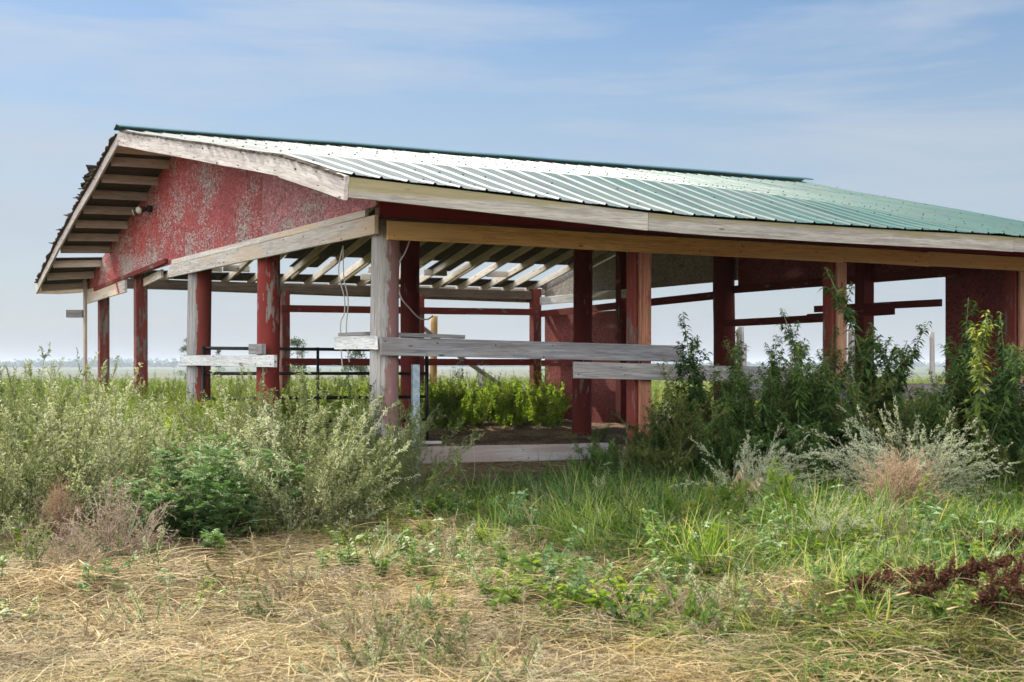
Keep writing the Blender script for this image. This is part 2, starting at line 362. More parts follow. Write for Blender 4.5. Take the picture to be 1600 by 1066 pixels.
def tube_mesh(pts, r, n=8, r1=None):
    pts = [Vector(p) for p in pts]; vs = []; fs = []
    for i, p in enumerate(pts):
        d = (pts[min(i+1, len(pts)-1)]-pts[max(i-1, 0)]).normalized()
        a = d.orthogonal().normalized() if i == 0 else (a_prev-d*a_prev.dot(d)).normalized(); a_prev = a; b_ = d.cross(a)
        rr = r if r1 is None else r+(r1-r)*i/(len(pts)-1)
        for k in range(n):
            t = 2*math.pi*k/n; vs.append(p+a*rr*math.cos(t)+b_*rr*math.sin(t))
    for i in range(len(pts)-1):
        for k in range(n): fs.append((i*n+k, i*n+(k+1) % n, (i+1)*n+(k+1) % n, (i+1)*n+k))
    fs.append(tuple(range(n-1, -1, -1))); fs.append(tuple((len(pts)-1)*n+k for k in range(n)))
    return vs, fs
def tube(name, mat, pts, r, parent=None, n=8, r1=None):
    v, f = tube_mesh(pts, r, n, r1); return mesh_obj(name, v, f, mat, parent, True)

# ================================================================== GROUND
def build_ground():
    xs = np.concatenate([-np.geomspace(6000, 16, 26), np.linspace(-15, 15, 176), np.geomspace(16, 6000, 26)])
    ys = np.concatenate([np.array([-400, -60, -15, -4, 0]), np.linspace(1, 34, 200), np.geomspace(35, 6500, 60)])
    X, Y = np.meshgrid(xs, ys); Z = gh(X, Y)
    near = (np.abs(X) < 15) & (Y < 34) & (Y > 1)
    for i in range(X.shape[0]):
        for j in range(X.shape[1]):
            if near[i, j]:
                Z[i, j] += .035*mnoise.noise(Vector((X[i, j]*2.3, Y[i, j]*2.3, 0)))+.02*mnoise.noise(Vector((X[i, j]*6, Y[i, j]*6, 3)))
    nx = len(xs); ny = len(ys)
    vs = np.stack([X.ravel(), Y.ravel(), Z.ravel()], 1)
    fs = [(j*nx+i, j*nx+i+1, (j+1)*nx+i+1, (j+1)*nx+i) for j in range(ny-1) for i in range(nx-1)]
    m, nt, b, out = new_mat('ground_soil_and_fields')
    g = nt.nodes.new('ShaderNodeNewGeometry'); vec = g.outputs['Position']
    n1 = noise(nt, vec, 1.3, 6, .65); n2 = noise(nt, vec, 14, 6, .7)
    straw = ramp(nt, n2, [(.3, (.06, .035, .016)), (.5, (.19, .125, .055)), (.72, (.38, .27, .13))])
    green = ramp(nt, n2, [(.3, (.022, .04, .012)), (.7, (.09, .14, .035))])
    near_c = mixcol(nt, ramp(nt, n1, [(.42, 0.0), (.6, .7)]), straw, green)
    sp = nt.nodes.new('ShaderNodeSeparateXYZ'); nt.links.new(vec, sp.inputs[0])
    # soil under the shed
    dx = math_n(nt, 'SUBTRACT', sp.outputs[0], ORI.x); dy = math_n(nt, 'SUBTRACT', sp.outputs[1], ORI.y)
    v_ = math_n(nt, 'ADD', math_n(nt, 'MULTIPLY', dx, .8807), math_n(nt, 'MULTIPLY', dy, .4739))
    u_ = math_n(nt, 'ADD', math_n(nt, 'MULTIPLY', dx, -.4739), math_n(nt, 'MULTIPLY', dy, .8807))
    box = math_n(nt, 'MAXIMUM', math_n(nt, 'ABSOLUTE', math_n(nt, 'MULTIPLY', math_n(nt, 'SUBTRACT', v_, 5.0), 1/5.6)), math_n(nt, 'ABSOLUTE', math_n(nt, 'MULTIPLY', math_n(nt, 'SUBTRACT', u_, 6.8), 1/7.1)))
    soil = ramp(nt, noise(nt, vec, 22, 7, .7), [(.32, (.045, .03, .02)), (.55, (.15, .10, .065)), (.72, (.38, .28, .18))])
    near_c = mixcol(nt, ramp(nt, math_n(nt, 'ADD', box, math_n(nt, 'MULTIPLY', n1, .15)), [(1.0, 1.0), (1.12, 0.0)]), near_c, soil)
    # distant fields in bands
    fb = noise(nt, mapping(nt, vec, (.0009, .006, 1)), 1.0, 3, .5)
    field = ramp(nt, fb, [(.36, (.06, .09, .045)), (.46, (.14, .12, .06)), (.53, (.05, .085, .045)), (.62, (.16, .13, .07))], 'CONSTANT')
    pale = mixcol(nt, noise(nt, mapping(nt, vec, (.2, .2, 1)), 1.0, 5, .6), (.06, .09, .03), (.11, .13, .05))
    far = mixcol(nt, ramp(nt, math_n(nt, 'MULTIPLY', sp.outputs[1], .002), [(.25, 0.0), (.5, 1.0)]), pale, field)
    col = mixcol(nt, ramp(nt, math_n(nt, 'MULTIPLY', sp.outputs[1], .01), [(.28, 0.0), (.5, 1.0)]), near_c, far)
    setc(b, nt, col, .95, .1); bump(nt, b, math_n(nt, 'ADD', n2, n1), .8, .04)
    o = mesh_obj('ground', vs, fs, m, None, True); tag(o, kind='structure')
    return o
build_ground()

# ================================================================== THE SHED
shed = empty('pole_shed', ORI, ANG, label='open red pole shed with a sagging green steel roof and flaking OSB gable', cat='shed')
EX = 1.72      # how far the eave runs out in front
def zr(v, u):
    """top of the roof deck"""
    base = 4.90+.008*v
    if u >= 7.25:
        z = base-.207*(u-7.25)
        z -= (.010*(u-7.25)+.10*float(sstep(12.6, 15.1, u)))*(1-float(sstep(-.6, .6, v)))
    else:
        z = base-.19*(7.25-u)
        if u < 0:
            e = float(np.interp(v, (-1.07, -.44, .6, 1.37, 2.13, 3.0, 3.9, 5.0, 7.0, 12.0), (3.09, 3.065, 3.02, 2.985, 2.955, 2.94, 2.94, 2.955, 2.955, 2.95)))
            z0 = base-.19*7.25
            z = z0+(e-z0)*(-u/EX)
        z -= .40*float(sstep(2.5, 11.5, v))*(1-u/7.25 if u > 0 else 1+u/EX)
    return z+.012*mnoise.noise(Vector((v*.7, u*.5, 1)))

def solid_grid(name, mat, vs_, us_, zfun, th, skip=None, smooth=False, mats=None):
    """thin slab that follows the roof surface; skip(v,u) leaves holes"""
    V = []; F = []
    def quadbox(v0, v1, u0, u1):
        b0 = len(V)
        for (a, c) in ((v0, u0), (v1, u0), (v1, u1), (v0, u1)): V.append((a, c, zfun(a, c)))
        for (a, c) in ((v0, u0), (v1, u0), (v1, u1), (v0, u1)): V.append((a, c, zfun(a, c)-th))
        for f in ((0, 1, 2, 3), (7, 6, 5, 4), (0, 4, 5, 1), (1, 5, 6, 2), (2, 6, 7, 3), (3, 7, 4, 0)): F.append(tuple(b0+i for i in f))
    for i in range(len(vs_)-1):
        for j in range(len(us_)-1):
            v0, v1, u0, u1 = vs_[i], vs_[i+1], us_[j], us_[j+1]
            if skip and skip((v0+v1)/2, (u0+u1)/2): continue
            g = .003
            quadbox(v0+g, v1-g, u0+g, u1-g)
    return mesh_obj(name, V, F, mat, shed, smooth)

# --- roof deck (plank sheathing), near slope complete, far slope with missing planks
def hole(v, u):
    n = mnoise.noise(Vector((v*1.3, u*3.0, 7)))
    if v < 0: return 12.80 < u < 13.5
    if v > 9.95: return False
    if 12.95 < u < 14.4:
        bay = int(v/.61)
        if bay in (6, 11): return u > 13.75
        if bay in (2, 3): return u > 13.55 and n > -.25
        return (u > 13.0+.3*n)
    return False
vgrid = [-1.03]+[0.0+.305*i for i in range(0, 38)]+[11.6]
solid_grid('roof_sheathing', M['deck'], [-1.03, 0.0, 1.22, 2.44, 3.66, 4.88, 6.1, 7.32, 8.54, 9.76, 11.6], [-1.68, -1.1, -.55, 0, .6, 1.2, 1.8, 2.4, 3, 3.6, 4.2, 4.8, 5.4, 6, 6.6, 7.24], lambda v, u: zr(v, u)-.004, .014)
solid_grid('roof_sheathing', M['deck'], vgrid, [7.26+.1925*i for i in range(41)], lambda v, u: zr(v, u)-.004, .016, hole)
def rafter_between(name, mat, v, u0, u1, h, drop=.02, th=.042):
    board(name, mat, (v, u0, zr(v, u0)-drop-h/2), (v, u1, zr(v, u1)-drop-h/2), th, h, shed, warp=.006)
rv = [.12+.61*i for i in range(17)]
for i, v in enumerate(rv):
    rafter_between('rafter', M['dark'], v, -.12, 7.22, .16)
    rafter_between('rafter', M['rafter'], v+random.uniform(-.03, .03), 7.28, 15.02, .14)
    rafter_between('eave_outrigger', M['dark'], v+.05, -EX+.03, -.16, .12, .03)
# sistered pieces beside the far rafters where the roof is open
for v, a, b_ in ((1.40, 12.6, 14.4), (2.62, 12.3, 14.0), (3.85, 12.6, 14.2), (5.06, 12.5, 14.5), (6.28, 12.4, 13.9), (7.5, 12.3, 14.6), (8.72, 12.6, 14.2)):
    rafter_between('rafter_sister', M['rafter'], v, a, b_, .14, .03)
for v, u in ((2.25, 13.7), (5.3, 13.55), (5.35, 14.1), (1.7, 13.75), (6.6, 13.6), (8.1, 13.6)):
    board('blocking', M['rafter'], (v, u, zr(v, u)-.11), (v+.54, u, zr(v, u)-.11), .04, .13, shed)
# lookouts carrying the gable overhang
for i in range(10):
    u = 8.2+(.75*i if i < 7 else 5.33+.7*(i-7))
    if u > 14.95: break
    board('lookout', M['soffit'], (-1.02, u, zr(-1.02, u)-.09), (-.02, u, zr(0, u)-.09), .04, .135, shed)
for i in range(12):
    u = .35+.6*i
    board('lookout', M['soffit'], (-1.02, u, zr(-1.02, u)-.095), (-.02, u, zr(0, u)-.095), .04, .12, shed)
for i in range(14):
    u = .3+1.1*i
    board('lookout', M['soffit'], (10.1, u, zr(10.1, u)-.095), (11.57, u, zr(11.57, u)-.095), .04, .12, shed)
board('ridge_board', M['dark'], (.0, 7.25, 4.90-.13), (11.5, 7.25, 4.98-.13), .036, .2, shed)
# apex soffit boards
solid_grid('soffit_board', M['soffit'], [-1.02, -.16], [7.28, 7.5, 7.72, 7.9], lambda v, u: zr(v, u)-.06, .016)

# --- steel roofing sheets
RS = .25
def steel_sheet(v0):
    prof = []   # (dv, dz)
    for k in range(4):
        o = k*RS
        prof += [(o+.0, .0), (o+.016, .0), (o+.028, .015), (o+.040, .015), (o+.052, .0), (o+.12, .0), (o+.128, .0025), (o+.14, .0025), (o+.148, .0), (o+.19, .0), (o+.198, .0025), (o+.21, .0025), (o+.218, 0)]
    prof.append((4*RS+.004, .0015))
    us = [-EX-.05, -EX+.3, -1.0, -.5, 0, .7, 1.5, 2.4, 3.3, 4.2, 5.1, 6.0, 6.9, 7.2]
    rr = random.random()*20; V = []; F = []
    for u in us:
        for (dv, dz) in prof:
            v = v0+dv
            wob = .008*mnoise.noise(Vector((v*2.1+rr, u*.9, 3)))+.006*mnoise.noise(Vector((v*5, u*2, 9)))
            if u < -EX: wob += .012*mnoise.noise(Vector((v*4, 0, 2)))
            V.append((v, u, zr(v, max(u, -EX))+.014+dz+wob))
    n = len(prof)
    for j in range(len(us)-1):
        for i in range(n-1): F.append((j*n+i, j*n+i+1, (j+1)*n+i+1, (j+1)*n+i))
    nf = len(F); SV = V; SF = F
    for u in (-1.5, -.75, .2, 1.4, 2.6, 3.8, 5.0, 6.2, 6.95):
        for k in range(4):
            v = v0+k*RS+.037; z = zr(v, u)+.030; u_ = u+random.uniform(-.04, .04)
            if random.random() < .12: continue
            b0 = len(SV); R = .011
            for q in range(6):
                t = q*math.pi/3; SV.append((v+R*math.cos(t), u_+R*math.sin(t), z))
            for q in range(6):
                t = q*math.pi/3; SV.append((v+R*.7*math.cos(t), u_+R*.7*math.sin(t), z+.009))
            for q in range(6): SF.append((b0+q, b0+(q+1) % 6, b0+6+(q+1) % 6, b0+6+q))
            SF.append(tuple(b0+6+q for q in range(6)))
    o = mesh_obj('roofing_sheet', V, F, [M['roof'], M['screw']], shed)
    o.data.polygons.foreach_set('material_index', [0]*nf+[1]*(len(F)-nf))
    md = o.modifiers.new('thickness', 'SOLIDIFY'); md.thickness = .0025; md.offset = 1
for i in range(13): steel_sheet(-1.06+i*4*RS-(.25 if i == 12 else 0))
# ridge cap
capV = []; capF = []
for i in range(40):
    v = -1.14+(12.86*i/39)
    zc = zr(v, 7.25)
    for (du, dz) in ((-.17, .035), (-.165, .052), (-.03, .088), (0, .098), (.03, .088), (.165, .052), (.17, .035)):
        capV.append((v, 7.25+du, zc+dz+.006*mnoise.noise(Vector((v, 0, 0)))))
for i in range(39):
    for k in range(6): capF.append((i*7+k, i*7+k+1, (i+1)*7+k+1, (i+1)*7+k))
o = mesh_obj('ridge_cap', capV, capF, M['ridge'], shed); md = o.modifiers.new('thickness', 'SOLIDIFY'); md.thickness = .003
# ragged old shingle edge on the rake
def ragged_strip(name, us, v0, v1, zoff, th, amp):
    V = []; F = []
    for i, u in enumerate(us):
        j = amp*random.random()
        for (v, z) in ((v0-j, zoff), (v1, zoff), (v1, zoff+th), (v0-j, zoff+th*(.6+.6*random.random()))): V.append((v, u, zr(v, u)+z))
    for i in range(len(us)-1):
        for k in range(4): F.append((i*4+k, i*4+(k+1) % 4, (i+1)*4+(k+1) % 4, (i+1)*4+k))
    F.append((3, 2, 1, 0)); F.append(tuple((len(us)-1)*4+k for k in range(4)))
    return mesh_obj(name, V, F, M['shingle'], shed)
ragged_strip('shingle_edge', list(np.linspace(-EX, 7.1, 120)), -1.10, -.9, -.008, .022, .03)
ragged_strip('shingle_edge', list(np.linspace(7.4, 14.9, 120)), -1.12, -1.0, -.003, .022, .05)
for (u, ang, ln) in ((9.6, .62, .5), (9.85, .5, .42), (9.35, .45, .3), (10.3, .25, .4), (11.2, .18, .45), (12.0, .15, .4), (12.8, .12, .4)):
    V = []; F = []; n = 7
    for i in range(n):
        t = i/(n-1); up = ang*ln*t*t+.03*mnoise.noise(Vector((u, t*5, 0)))
        for v in (-1.16-.04*math.sin(i*2.2), -.6):
            z = zr(v, u+ln*(t-.5))+.02+up
            V.append((v, u-ln*(t-.5), z)); V.append((v, u-ln*(t-.5), z+.012))
    for i in range(n-1):
        a = i*4; c = a+4
        F += [(a, a+2, c+2, c), (a+1, c+1, c+3, a+3), (a, c, c+1, a+1), (a+2, a+3, c+3, c+2)]
    F += [(0, 1, 3, 2), ((n-1)*4, (n-1)*4+2, (n-1)*4+3, (n-1)*4+1)]
    mesh_obj('curled_shingle', V, F, M['shingle'], shed)

# --- rake and eave boards
def rake(name, mat, v, u0, u1, h, dz=.0, th=.036, z0=None, z1=None):
    a = (v, u0, (zr(v, u0) if z0 is None else z0)+dz-h/2); b_ = (v, u1, (zr(v, u1) if z1 is None else z1)+dz-h/2)
    return board(name, mat, a, b_, th, h, shed, warp=.01, seg=12)
rake('rake_board', M['rake'], -1.08, -.02, 7.27, .20)
rake('rake_board', M['rake'], -1.082, -EX-.02, -.03, .205, z0=3.10)
rake('rake_board', M['rake'], -1.08, 7.28, 12.4, .155)
rake('rake_board', M['rake'], -1.08, 12.42, 15.1, .155)
rake('rake_board', M['fascia'], 11.64, -EX, -.01, .17, dz=-.02); rake('rake_board', M['fascia'], 11.64, .0, 7.24, .17, dz=-.02); rake('rake_board', M['fascia'], 11.64, 7.27, 15.1, .17)
def eave(v0, v1, u, h, mat, dz=0.0):
    n = max(2, int((v1-v0)/.4)); V = []; F = []
    zc = (zr(v0, u)+zr(v1, u))/2
    for i in range(n+1):
        v = v0+(v1-v0)*i/n; z = zr(v, max(u, -EX))+dz-h/2-.002; w = .004*mnoise.noise(Vector((v, u, 5)))
        for (a, b_) in ((-.018, -h/2), (.018, -h/2), (.018, h/2), (-.018, h/2)): V.append((v-v0, u+a+w-u, z+b_-zc+h/2))
    for i in range(n):
        for k in range(4): F.append((i*4+k, (i+1)*4+k, (i+1)*4+(k+1) % 4, i*4+(k+1) % 4))
    F.append((0, 1, 2, 3)); F.append(tuple(n*4+k for k in (3, 2, 1, 0)))
    o = mesh_obj('eave_board', V, F, mat, shed); o.location = (v0, u, zc-h/2); return o
eave(-1.06, 1.95, -EX-.012, .17, M['fascia']); eave(1.955, 6.9, -EX-.012, .165, M['fascia']); eave(6.905, 11.62, -EX-.012, .16, M['fascia'])
eave(-1.06, 3.4, 15.1, .15, M['soffit']); eave(3.405, 11.62, 15.1, .15, M['soffit'])

# --- gable wall of painted OSB sheets; local X along the wall, Y up
def wall_sheet(name, mat, v, u0, u1, zb, zt, th=.012, steps=6):
    """zb, zt: functions of u (or numbers); plane across the shed at v"""
    fb = zb if callable(zb) else (lambda u: zb); ft = zt if callable(zt) else (lambda u: zt)
    us = [u0+(u1-u0)*i/steps for i in range(steps+1)]
    V = []; F = []; z0 = fb(u0)
    for u in us:
        for d in (0, th):
            V.append((u-u0, fb(u)-z0, d)); V.append((u-u0, ft(u)-z0, d))
    for i in range(steps):
        a = i*4; c = a+4
        F += [(a, c, c+1, a+1), (a+2, a+3, c+3, c+2), (a, a+2, c+2, c), (a+1, c+1, c+3, a+3)]
    F += [(0, 1, 3, 2), (steps*4, steps*4+2, steps*4+3, steps*4+1)]
    o = mesh_obj(name, V, F, mat, shed)
    # local X -> parent y (u), local Y -> z, local Z -> parent x (v)
    mt = Matrix(((0, 0, 1), (1, 0, 0), (0, 1, 0))).to_4x4(); mt.translation = Vector((v, u0, z0)); o.matrix_local = mt
    return o
top = lambda u: zr(-.12, u)-.022
botl = lambda u: 3.07 if u < 8.0 else 3.07-.01*(u-8.0)
for (a, b_, mt) in ((-.13, 3.515, 'osb_pink'), (3.525, 7.24, 'osb'), (7.252, 9.0, 'osb'), (9.012, 14.85, 'osb_worn')):
    o = wall_sheet('gable_panel', M[mt], -.152, a, b_, botl, top, steps=10)
o['label'] = 'peeling end of the red gable panel'
# trim and beams on the gable side
board('gable_beam', M['white'], (-.175, 8.03, 2.955), (-.175, -.20, 2.885), .04, .185, shed)
board('gable_trim', M['white'], (-.173, 7.9, 3.085), (-.173, .06, 3.02), .036, .07, shed)
board('gable_trim', M['redboard'], (-.19, 8.25, 3.13), (-.20, 13.9, 2.985), .035, .075, shed)
board('gable_beam', M['white'], (-.175, 11.2, 2.93), (-.175, 14.85, 2.88), .04, .27, shed)
board('gable_beam', M['white'], (-.02, 9.2, 3.0), (.10, 11.4, 2.94), .04, .14, shed)
# near side: red band and warm beam
board('side_trim', M['redband'], (-.12, -.128, 3.10), (10.2, -.128, 3.06), .036, .26, shed)
for (a, b_, h) in ((-.055, 5.80, .185), (5.805, 7.2, .175), (7.205, 10.1, .175)):
    board('side_beam', M['orange'], (a, -.178, 2.838), (b_, -.178, 2.832), .04, h, shed)
board('side_beam', M['dark'], (-.1, -.02, 3.02), (10.0, -.02, 3.02), .09, .14, shed)
board('side_beam', M['dark'], (-.1, 14.5, 3.15), (10.0, 14.5, 3.15), .04, .2, shed)['label'] = 'grey beam along the far eave'
board('side_beam', M['rafter'], (2.2, 14.62, 3.14), (10.0, 14.62, 3.08), .04, .19, shed)

# --- posts
pole('post', M['greypost'], (.0, .0), 2.95, .142, shed)['label'] = 'grey round corner post'
pole('post', M['redpost_worn'], (.02, 3.83), 3.05, .142, shed, taper=.03)
pole('post', M['halfpost'], (.02, 7.08), 3.05, .172, shed, taper=.03)['label'] = 'round post, grey in front and red on its right'
def sqpost(mat, v, u, w, z1, d=None, z0=-.1, label=None):
    o = board('post', M[mat], (v, u, z0), (v, u, z1), d or w, w, shed, up=(1, 0, 0), warp=.003, ch=.008)
    if label: o['label'] = label
    return o
sqpost('redpost', .03, 10.98, .20, 3.1); sqpost('redpost', .03, 14.2, .19, 3.1)
sqpost('soffit', -.22, 14.75, .05, 3.25, .16)
board('bracket', M['grey'], (-.24, 14.83, 2.55), (-.52, 15.0, 2.55), .12, .15, shed)
for v, mt in ((2.98, 'redstud'), (5.80, 'natural'), (8.93, 'natural')):
    sqpost('redpost', v, .0, .15, 3.0, .17)
    sqpost(mt, v+.03, -.128, .15, 2.745, .045, label='bare timber face of the side post')
for v, r in ((3.48, .155), (6.71, .165)): pole('post', M['redboard'], (v, 7.25), 4.72, r, shed)
pole('post', M['redboard'], (10.0, 7.57), 4.7, .2, shed)
sqpost('redpost', 3.8, 14.5, .17, 3.1); sqpost('redpost', 6.9, 14.5, .17, 3.1); sqpost('redpost', 9.85, 14.5, .21, 3.3)
sqpost('redboard', 10.0, 11.05, .2, 4.0); sqpost('redboard', 10.0, 3.9, .22, 4.1); sqpost('redboard', 10.0, .25, .17, 3.3)
sqpost('redboard', 9.8, 10.35, .09, 3.6)

# --- far gable wall
ft = lambda u: zr(10, u)-.03
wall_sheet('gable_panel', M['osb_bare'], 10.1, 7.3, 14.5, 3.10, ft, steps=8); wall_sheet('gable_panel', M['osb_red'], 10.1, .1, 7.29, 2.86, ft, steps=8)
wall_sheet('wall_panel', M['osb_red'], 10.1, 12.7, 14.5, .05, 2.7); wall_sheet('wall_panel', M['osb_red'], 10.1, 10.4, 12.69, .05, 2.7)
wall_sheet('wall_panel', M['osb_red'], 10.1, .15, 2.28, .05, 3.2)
board('wall_rail', M['whitewash'], (9.93, 14.5, 3.02), (9.93, 10.3, 3.02), .04, .18, shed)
board('wall_rail', M['redboard'], (9.95, 14.5, 2.72), (9.95, 7.6, 2.84), .04, .15, shed)
board('wall_rail', M['redboard'], (9.95, 14.4, 1.58), (9.95, 11.1, 1.58), .04, .14, shed)
board('wall_rail', M['redboard'], (9.9, 7.5, 2.30), (9.9, 3.9, 2.31), .04, .13, shed)
board('wall_rail', M['redboard'], (9.93, 5.0, 2.47), (9.93, 2.2, 2.46), .04, .11, shed)
board('wall_rail', M['redboard'], (9.86, 5.1, 2.34), (9.86, 3.1, 2.36), .04, .1, shed)
board('wall_rail', M['redboard'], (10.06, 7.5, 2.93), (10.06, 2.0, 2.92), .04, .14, shed)
# far side rails
board('side_rail', M['redboard'], (3.7, 14.42, 2.72), (9.8, 14.42, 2.76), .04, .15, shed)
board('side_rail', M['redboard'], (3.7, 14.42, 1.60), (9.8, 14.42, 1.60), .04, .15, shed)
# near side rails
board('side_rail', M['board_blue'], (-.13, -.19, 1.70), (3.47, -.19, 1.64), .04, .18, shed, ragged=.02)
board('side_rail', M['grey'], (2.06, -.215, 1.465), (4.95, -.215, 1.40), .04, .175, shed, ragged=.02)
board('side_rail', M['board_blue'], (4.3, -.18, 1.22), (10.1, -.18, 1.17), .04, .19, shed)
board('side_rail', M['board_blue'], (3.2, -.13, .82), (10.1, -.13, .80), .04, .17, shed)
board('side_rail', M['grey'], (-.1, .18, 1.83), (.95, .18, 1.805), .09, .04, shed)
board('side_rail', M['board_blue'], (.2, -.17, .62), (2.5, -.17, .60), .04, .17, shed, ragged=.02)
board('side_rail', M['grey'], (-.2, .02, .74), (.6, .02, .73), .12, .03, shed)
board('kick_board', M['orange'], (-.1, -.22, .24), (.95, -.22, .22), .05, .16, shed)
# gable side rails
board('gable_rail', M['whitewash'], (-.17, .92, 1.745), (-.17, -.17, 1.735), .04, .135, shed, ragged=.06)
board('gable_rail', M['grey'], (-.13, .85, 1.835), (-.13, .12, 1.83), .09, .035, shed)
board('gable_rail', M['whitewash'], (-.19, 7.3, 1.59), (-.19, 2.88, 1.565), .04, .145, shed)
board('gable_rail', M['grey'], (-.12, 4.1, 1.72), (-.12, 3.55, 1.715), .05, .13, shed, ragged=.03)
board('gable_rail', M['whitewash'], (-.17, .9, .65), (-.17, -.1, .64), .04, .17, shed)
# red offcut under the shed roof and an orange strap on the gable beam
o = mesh_obj('strap', [(-.2, 11.95, 3.02), (-.2, 11.85, 3.02), (-.2, 11.62, 2.80), (-.2, 11.72, 2.80), (-.206, 11.95, 3.02), (-.206, 11.85, 3.02), (-.206, 11.62, 2.80), (-.206, 11.72, 2.80)],
             [(0, 1, 2, 3), (7, 6, 5, 4), (0, 4, 5, 1), (1, 5, 6, 2), (2, 6, 7, 3), (3, 7, 4, 0)], M['strap'], shed)

# ================================================================== THINGS ON AND AROUND THE SHED
def W(v, u, z): x, y = vu_to_xy(v, u); return Vector((x, y, z))
def gate():
    a = W(.02, 6.88, 0); b_ = W(3.66, 7.02, 0); d = (b_-a); Ln = d.length; ang = math.atan2(d.y, d.x)
    g = empty('livestock_gate', (a.x, a.y, .26), ang, label='black steel tube livestock gate hung between the middle posts of the shed', cat='gate')
    zs = [1.51, 1.14, .77, .40, .03]
    for z in zs: tube('rail', M['black'], [(0.03, 0, z), (Ln-.03, 0, z-.01)], .025, g, 10)
    for x in (0.0, Ln*.49, Ln): tube('upright', M['black'], [(x, 0, 1.535), (x, 0, .005)], .03 if x == 0 or x == Ln else .022, g, 10)
    for z in (.5, 1.25): tube('hinge', M['black'], [(-.10, 0, z), (.0, 0, z)], .018, g, 8)
gate()
tagc = dict(cat='channel')
ch = empty('steel_channel', W(.27, -.13, .1), ANG, label='blue grey steel channel standing upright beside the grey corner post', cat='steel channel')
V = []; F = []
prof = [(-.038, 0), (.038, 0), (.038, .04), (.032, .04), (.032, .006), (-.032, .006), (-.032, .04), (-.038, .04)]
for z in (0, 1.42):
    for p in prof: V.append((p[0], p[1]-.02, z))
F = [(k, (k+1) % 8, 8+(k+1) % 8, 8+k) for k in range(8)]+[tuple(range(7, -1, -1)), tuple(range(8, 16))]
mesh_obj('web', V, F, M['galv'], ch)
# floodlight under the gable overhang
fl = empty('floodlight', W(-.17, 9.35, 4.05), ANG, label='small twin floodlight on the red gable under the left overhang', cat='floodlight')
tube('mount', M['lamp'], [(.02, 0, 0), (-.06, 0, 0)], .06, fl, 12)
for s in (-1, 1):
    h = tube('lamp_head', M['lamp'], [(-.05, .02*s, 0), (-.13, .10*s, -.02), (-.22, .16*s, -.05)], .03, fl, 12, .065)
    tube('lens', M['lens'], [(-.219, .159*s, -.05), (-.232, .168*s, -.055)], .058, h, 12)
# cables
def cable(name, pts, r, label):
    P = [Vector(p) for p in pts]; out = []
    for i in range(len(P)-1):
        p0 = P[max(i-1, 0)]; p1 = P[i]; p2 = P[i+1]; p3 = P[min(i+2, len(P)-1)]
        for k in range(6):
            t = k/6; out.append(.5*((2*p1)+(-p0+p2)*t+(2*p0-5*p1+4*p2-p3)*t*t+(-p0+3*p1-3*p2+p3)*t**3))
    out.append(P[-1]); o = tube(name, M['cable'], out, r, None, 6); tag(o, label, 'cable'); return o
def PX(px, py, Z): return Vector(((px-800)/FPX*Z, Z, EYE+(573-py)/FPX*Z))
cable('hanging_cable', [PX(536, 384, 14.0), PX(529, 425, 14.02), PX(538, 465, 14.05), PX(538, 490, 14.1), PX(532, 505, 14.05), PX(533, 545, 14.0), PX(535, 572, 14.0)], .007, 'pale cable with a kink hanging under the white gable beam, left strand')
cable('hanging_cable', [PX(536.5, 384, 14.05), PX(537, 430, 14.1), PX(544, 470, 14.1), PX(541, 510, 14.1), PX(543, 545, 14.05), PX(546, 566, 14.05)], .007, 'pale cable hanging under the white gable beam, right strand')
cable('draped_cable', [PX(641, 374, 13.3), PX(633, 395, 13.4), PX(624, 412, 13.5), PX(622, 440, 13.6), PX(626, 464, 13.6), PX(640, 482, 13.8), PX(655, 497, 14.1), PX(668, 499, 14.5), PX(676, 494, 15.0)], .008, 'grey cable curving down from the side beam right of the corner post')

def free_pole(name, mat, px, pyt, Z, r, label, cat, group=None, pyb=None):
    x, y = at_depth(px, Z); zt = EYE+(573-pyt)/FPX*Z; g = float(gh(x, y))
    o = pole(name, mat, (x, y), zt, r, None, z0=g-.2); tag(o, label, cat, group); return o
free_pole('timber_post', M['yellowpost'], 678, 494, 31, .085, 'yellow brown round timber post beyond the shed, seen right of the dark inner post', 'post')
free_pole('fence_post', M['grey'], 1156, 511, 29, .09, 'grey fence post just right of the big round red post', 'fence post', 'fence posts beyond the shed')
free_pole('fence_post', M['grey'], 1162, 537, 33, .07, 'short thin grey fence post peeping out behind a thicker one', 'fence post', 'fence posts beyond the shed')
free_pole('fence_post', M['grey'], 1331, 511, 28, .08, 'pale fence post left of the rearmost square red post', 'fence post', 'fence posts beyond the shed')
free_pole('fence_post', M['grey'], 1456, 519, 30, .06, 'lone pale fence post near the dark red wall panel', 'fence post', 'fence posts beyond the shed')
free_pole('fence_post', M['grey'], 752, 577, 36, .10, 'low grey fence post in the field where the leaning pole ends', 'fence post', 'fence posts beyond the shed')
tag(tube('leaning_pole', M['grey'], [PX(655, 508, 30), PX(722, 560, 31), PX(790, 607, 32)], .055, None, 8), 'thin grey pole leaning down to the right beyond the shed', 'pole')
bo = board('fallen_board', M['grey'], PX(760, 609, 31), PX(800, 611, 31), .05, .16, None); tag(bo, 'short grey board lying in the weeds at the foot of the leaning pole', 'board')

